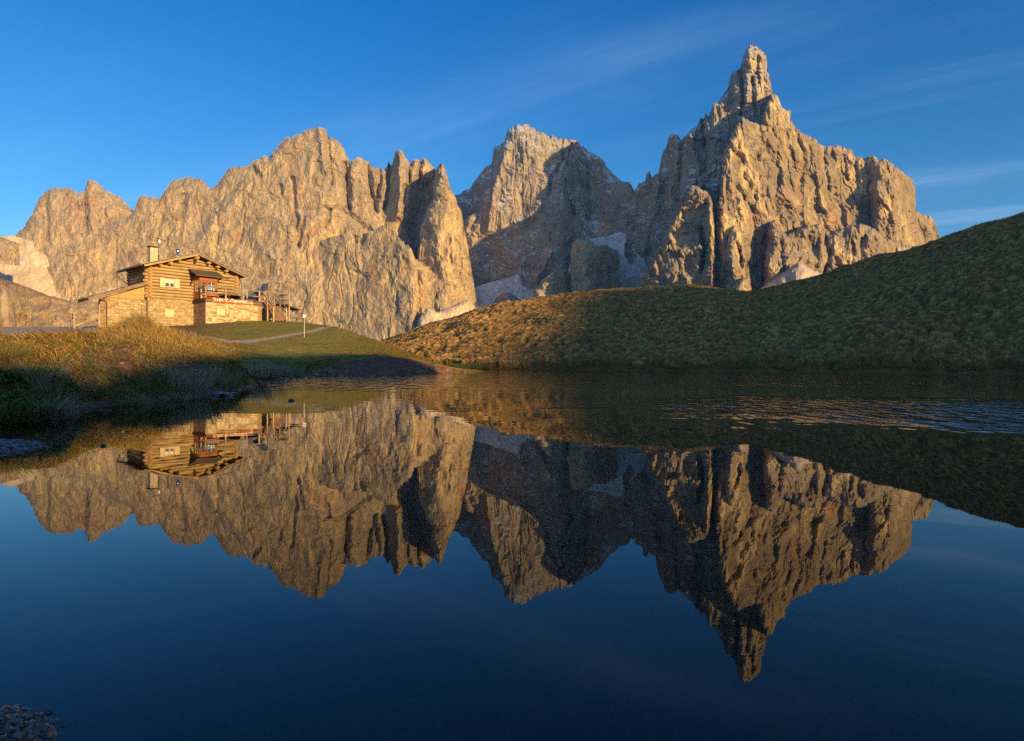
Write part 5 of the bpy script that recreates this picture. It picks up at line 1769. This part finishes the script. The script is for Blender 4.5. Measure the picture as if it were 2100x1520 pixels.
tuft(425, 778, 300, 0.40, PALE, 'pale tuft with long leaning stalks on top of the bank corner', 0.2, (0.2, 0.9))
tuft(520, 772, 420, 0.55, PALE, 'pale tuft at the left end of the row along the cove', 0.35, (0.2, 0.8), w=(0.006, 0.01))
tuft(548, 772, 420, 0.58, PALE, 'pale tuft left of the middle of the row along the cove', 0.38, (0.2, 0.8), w=(0.006, 0.01))
tuft(574, 769, 400, 0.55, PALE, 'pale tuft right of the middle of the row along the cove', 0.4, (0.2, 0.8), w=(0.006, 0.01))
tuft(598, 768, 320, 0.45, PALE + GREEN[:1], 'low pale tuft at the right end of the row along the cove', 0.4, (0.2, 0.9), w=(0.006, 0.01))
tuft(662, 766, 260, 0.40, PALE, 'small lone tuft on the earthy shore below the lawn', 0.3, (0.2, 0.9), w=(0.007, 0.012))


# broad-leaved plants on the bank
def leaves(n, px_rng, t_rng, size, mask=None):
    PX = RNG.uniform(*px_rng, n)
    T = RNG.uniform(*t_rng, n)
    X, Y, Z = ground_point(PX, T)
    clump = fbm(X * 3, Y * 3, 3, 711)
    keep = clump > RNG.uniform(-0.55, 0.5, n)
    b = on_ground(PX[keep], T[keep])
    n = len(b)
    s = RNG.uniform(size[0], size[1], n)
    up = RNG.uniform(0.02, 0.12, n)
    az = RNG.uniform(0, 2 * np.pi, n)
    tilt = RNG.uniform(-0.3, 0.9, n)
    d = np.stack([np.cos(az) * np.cos(tilt), np.sin(az) * np.cos(tilt), np.sin(tilt)], -1)
    sd = np.stack([-np.sin(az), np.cos(az), np.zeros(n)], -1)
    nn = np.cross(d, sd)
    c = b + np.array([0, 0, 1.0]) * up[:, None] + nn * 0.02
    V = np.stack([c - d * (s * 0.5)[:, None], c + sd * (s * 0.42)[:, None] - d * (s * 0.1)[:, None] + nn * (s * 0.12)[:, None], c + d * (s * 0.55)[:, None],
                  c - sd * (s * 0.42)[:, None] - d * (s * 0.1)[:, None] + nn * (s * 0.12)[:, None]], 1)
    Fc = (np.arange(n)[:, None, None] * 4 + np.array([(0, 1, 2), (0, 2, 3)])[None]).reshape(-1, 3)
    t_ = np.repeat(pick([(0.10, 0.19, 0.035), (0.14, 0.24, 0.05), (0.07, 0.13, 0.03), (0.22, 0.26, 0.06)], n)[:, None], 4, 1)
    return V.reshape(-1, 3), Fc, t_.reshape(-1, 3)


v, f, t = join([leaves(3200, (130, 345), (0.2, 1.15), (0.018, 0.04)), leaves(2500, (-60, 130), (0.1, 1.2), (0.03, 0.07)), leaves(350, (150, 260), (1.2, 2.1), (0.018, 0.035)), leaves(800, (400, 480), (0.3, 1.5), (0.04, 0.07))])
tag(mesh_obj('ground_cover', v, f, M_BLADE, False, None, {'tint': t}), kind='stuff')


# grass on the hill's tussocks
def hill_grass(n, px_rng, tp):
    H = np.array(HILL, float)
    PX = RNG.uniform(*px_rng, n)
    T = 0.004 + 0.96 * RNG.uniform(0, 1, n) ** tp
    X, Y, Z = hill_point(PX, T)
    h1, h2, terr = tussocks(X, Y, Z)
    amp = 1.0 - 0.35 * sstep(T, 0.3, 1.0)
    Z = Z + sstep(T, 0, 0.01) * amp * (0.40 * h1 + 0.16 * h2 + 0.34 * terr)
    keep = (0.75 * h1 + 0.45 * h2) > RNG.uniform(0.1, 0.75, n)
    b = np.stack([X, Y, Z - 0.02], -1)[keep]
    n = len(b)
    cl_ = fbm(b[:, 0] * 0.25, b[:, 1] * 0.25, 3, 721)
    h = RNG.uniform(0.14, 0.36, n) * (1 + 0.4 * cl_)
    wd = 0.010 + 0.00035 * b[:, 1]
    # blades lie down the slope
    spur = sstep(b[:, 0] + 12 * fbm(b[:, 0] * 0.07, b[:, 1] * 0.07, 2, 733), 12, -2)[:, None]
    tn = (1 - spur) * pick([(0.64, 0.38, 0.115), (0.47, 0.26, 0.072), (0.70, 0.44, 0.155), (0.28, 0.19, 0.065), (0.25, 0.18, 0.06)], n) + spur * pick([(0.60, 0.39, 0.125), (0.44, 0.25, 0.075), (0.68, 0.47, 0.17)], n)
    return blades(b, h, wd * RNG.uniform(0.7, 1.3, n), RNG.normal(-1.4, 0.8, n), RNG.uniform(0.3, 1.3, n), tn)


v, f, t = join([hill_grass(70000, (780, 2130), 1.1), hill_grass(50000, (780, 2130), 3.0)])
tag(mesh_obj('hill_grass', v, f, M_BLADE, True, None, {'tint': t}), kind='stuff')


# ------------------------------------------------------------------ stones
def rock_mesh(name, sx_, sy_, sz_, mat, seed, sub=3, rough=0.35):
    bm = bmesh.new()
    bmesh.ops.create_icosphere(bm, subdivisions=sub, radius=1.0)
    co = np.array([v_.co for v_ in bm.verts])
    d = 1 + rough * fbm(co[:, 0] * 1.3 + seed, co[:, 1] * 1.3 + co[:, 2] * 1.7, 3, seed) + rough * 0.5 * tri(co[:, 0] * 2 + co[:, 2] + seed, co[:, 1] * 2 - co[:, 2], seed + 3)
    co = co * d[:, None] * np.array([sx_, sy_, sz_])
    for v_, c_ in zip(bm.verts, co):
        v_.co = c_
    me = bpy.data.meshes.new(name)
    bm.to_mesh(me)
    bm.free()
    me.materials.append(mat)
    o_ = bpy.data.objects.new(name, me)
    COL.objects.link(o_)
    return o_


M_WETROCK = plain_material('wet_dark_rock', (0.05, 0.047, 0.045), 0.3, 0.5, var=0.4, sc_=14)
M_SHOREROCK = plain_material('smooth_grey_rock', (0.15, 0.14, 0.14), 0.35, 0.5, var=0.3, sc_=5)
for (px_, py_, sx_, sy_, sz_, mat, lab, zz) in ((455, 811, 0.20, 0.22, 0.045, M_SHOREROCK, 'flat bluish-grey rock lying at the waterline where the bank ends', 0.01),
                                            (597, 822, 0.038, 0.05, 0.022, M_WETROCK, 'small dark rock breaking the calm water off the cove', 0.004),
                                            (211, 915, 0.010, 0.02, 0.008, M_WETROCK, 'small dark rock in the water below the reflected bank', 0.004)):
    d = ray(np.array(float(px_)), np.array(float(py_)))
    Yw = CAMZ / -d[2]
    o = rock_mesh('rock', sx_, sy_, sz_, mat, int(px_))
    o.location = (d[0] * Yw, Yw, zz)
    tag(o, lab, 'rock')


def pebbles(name, n, cx, cy, rx_, ry_, size, seed, mat, smin=0.4):
    rg = np.random.default_rng(seed)
    bm = bmesh.new()
    bmesh.ops.create_icosphere(bm, subdivisions=1, radius=1.0)
    bv = np.array([v_.co for v_ in bm.verts])
    bf = np.array([[v_.index for v_ in f_.verts] for f_ in bm.faces])
    bm.free()
    a = rg.uniform(0, 2 * np.pi, n)
    r = np.sqrt(rg.uniform(0, 1, n)) * rg.uniform(0.6, 1.15, n)
    x, y = cx + np.cos(a) * r * rx_, cy + np.sin(a) * r * ry_
    z = bed_height(x, y)
    s = size * (smin + (1 - smin) * rg.uniform(0, 1, n) ** 3)
    dim = s[:, None] * rg.uniform(0.55, 1.2, (n, 3)) * np.array([1, 1, 0.6])
    az = rg.uniform(0, np.pi, n)
    V = bv[None] * (1 + 0.22 * rg.normal(size=(n, len(bv), 1))) * dim[:, None]
    c_, s_ = np.cos(az)[:, None], np.sin(az)[:, None]
    X = V[..., 0] * c_ - V[..., 1] * s_ + x[:, None]
    Y = V[..., 0] * s_ + V[..., 1] * c_ + y[:, None]
    Z = V[..., 2] + (z + dim[:, 2] * 0.35)[:, None]
    P_ = np.stack([X, Y, Z], -1).reshape(-1, 3)
    Fc = (np.arange(n)[:, None, None] * len(bv) + bf[None]).reshape(-1, 3)
    t_ = np.repeat((np.array([[0.10, 0.085, 0.078]]) * rg.uniform(0.35, 1.7, (n, 1)) * (1 + 0.12 * rg.normal(size=(n, 3))))[:, None], len(bv), 1).reshape(-1, 3)
    return tag(mesh_obj(name, P_, Fc, mat, False, None, {'tint': t_}), kind='stuff')


m, q, out = new_mat('wet_gravel')
principled(q, out, q.n('ShaderNodeAttribute', attribute_name='tint').outputs['Color'], 0.32, 0.5)
M_GRAVEL = m
pebbles('gravel', 2200, -0.75, 0.79, 0.24, 0.17, 0.010, 3, M_GRAVEL)
pebbles('gravel', 900, -0.75, 1.2, 0.7, 0.6, 0.010, 5, M_GRAVEL)
pebbles('gravel', 11000, -3.18, 3.45, 0.74, 0.80, 0.018, 7, M_GRAVEL, 0.2)



def shore_stones(n, px_rng, t_rng, size, seed):
    rg = np.random.default_rng(seed)
    PX = rg.uniform(*px_rng, n)
    T = rg.uniform(t_rng[0], t_rng[1], n)
    B_ = on_ground(PX, T)
    bm = bmesh.new()
    bmesh.ops.create_icosphere(bm, subdivisions=1, radius=1.0)
    bv = np.array([v_.co for v_ in bm.verts])
    bf = np.array([[v_.index for v_ in f_.verts] for f_ in bm.faces])
    bm.free()
    sz = size * (0.25 + 0.75 * rg.uniform(0, 1, n) ** 4) * (B_[:, 1] / 8.0) ** 0.6
    dim = sz[:, None] * rg.uniform(0.6, 1.3, (n, 3)) * np.array([1.2, 1, 0.6])
    V = bv[None] * (1 + 0.22 * rg.normal(size=(n, len(bv), 1))) * dim[:, None] + B_[:, None]
    Fc = (np.arange(n)[:, None, None] * len(bv) + bf[None]).reshape(-1, 3)
    t_ = np.repeat((np.array([[0.20, 0.165, 0.145]]) * rg.uniform(0.4, 1.9, (n, 1)))[:, None], len(bv), 1).reshape(-1, 3)
    return V.reshape(-1, 3), Fc, t_


v, f, t = join([shore_stones(160, (120, 500), (-0.1, 0.22), 0.045, 21), shore_stones(140, (480, 700), (-0.1, 0.3), 0.05, 22), shore_stones(160, (680, 960), (-0.05, 1.0), 0.05, 23), shore_stones(120, (150, 300), (0.5, 2.0), 0.025, 24)])
m, q, out = new_mat('dry_stones')
principled(q, out, q.n('ShaderNodeAttribute', attribute_name='tint').outputs['Color'], 0.95, 0.08)
tag(mesh_obj('rubble', v, f, m, False, None, {'tint': t}), kind='stuff')

# ------------------------------------------------------------------ clear mountain air, faintly blue with distance
mh = bpy.data.materials.new('air')
mh.use_nodes = True
mh.node_tree.nodes.clear()
qh = NT(mh.node_tree)
oh = qh.n('ShaderNodeOutputMaterial')
vh = qh.n('ShaderNodeVolumePrincipled', {'Color': (0.11, 0.36, 1.0, 1), 'Density': 0.000042, 'Anisotropy': 0.0, 'Absorption Color': (1.0, 1.0, 1.0, 1.0)})
qh.link(vh.outputs[0], oh.inputs['Volume'])
hz = MB().box(-4000, 4000, -1100, 3900, -16, 1120).build('haze', mh)
tag(hz, kind='stuff')
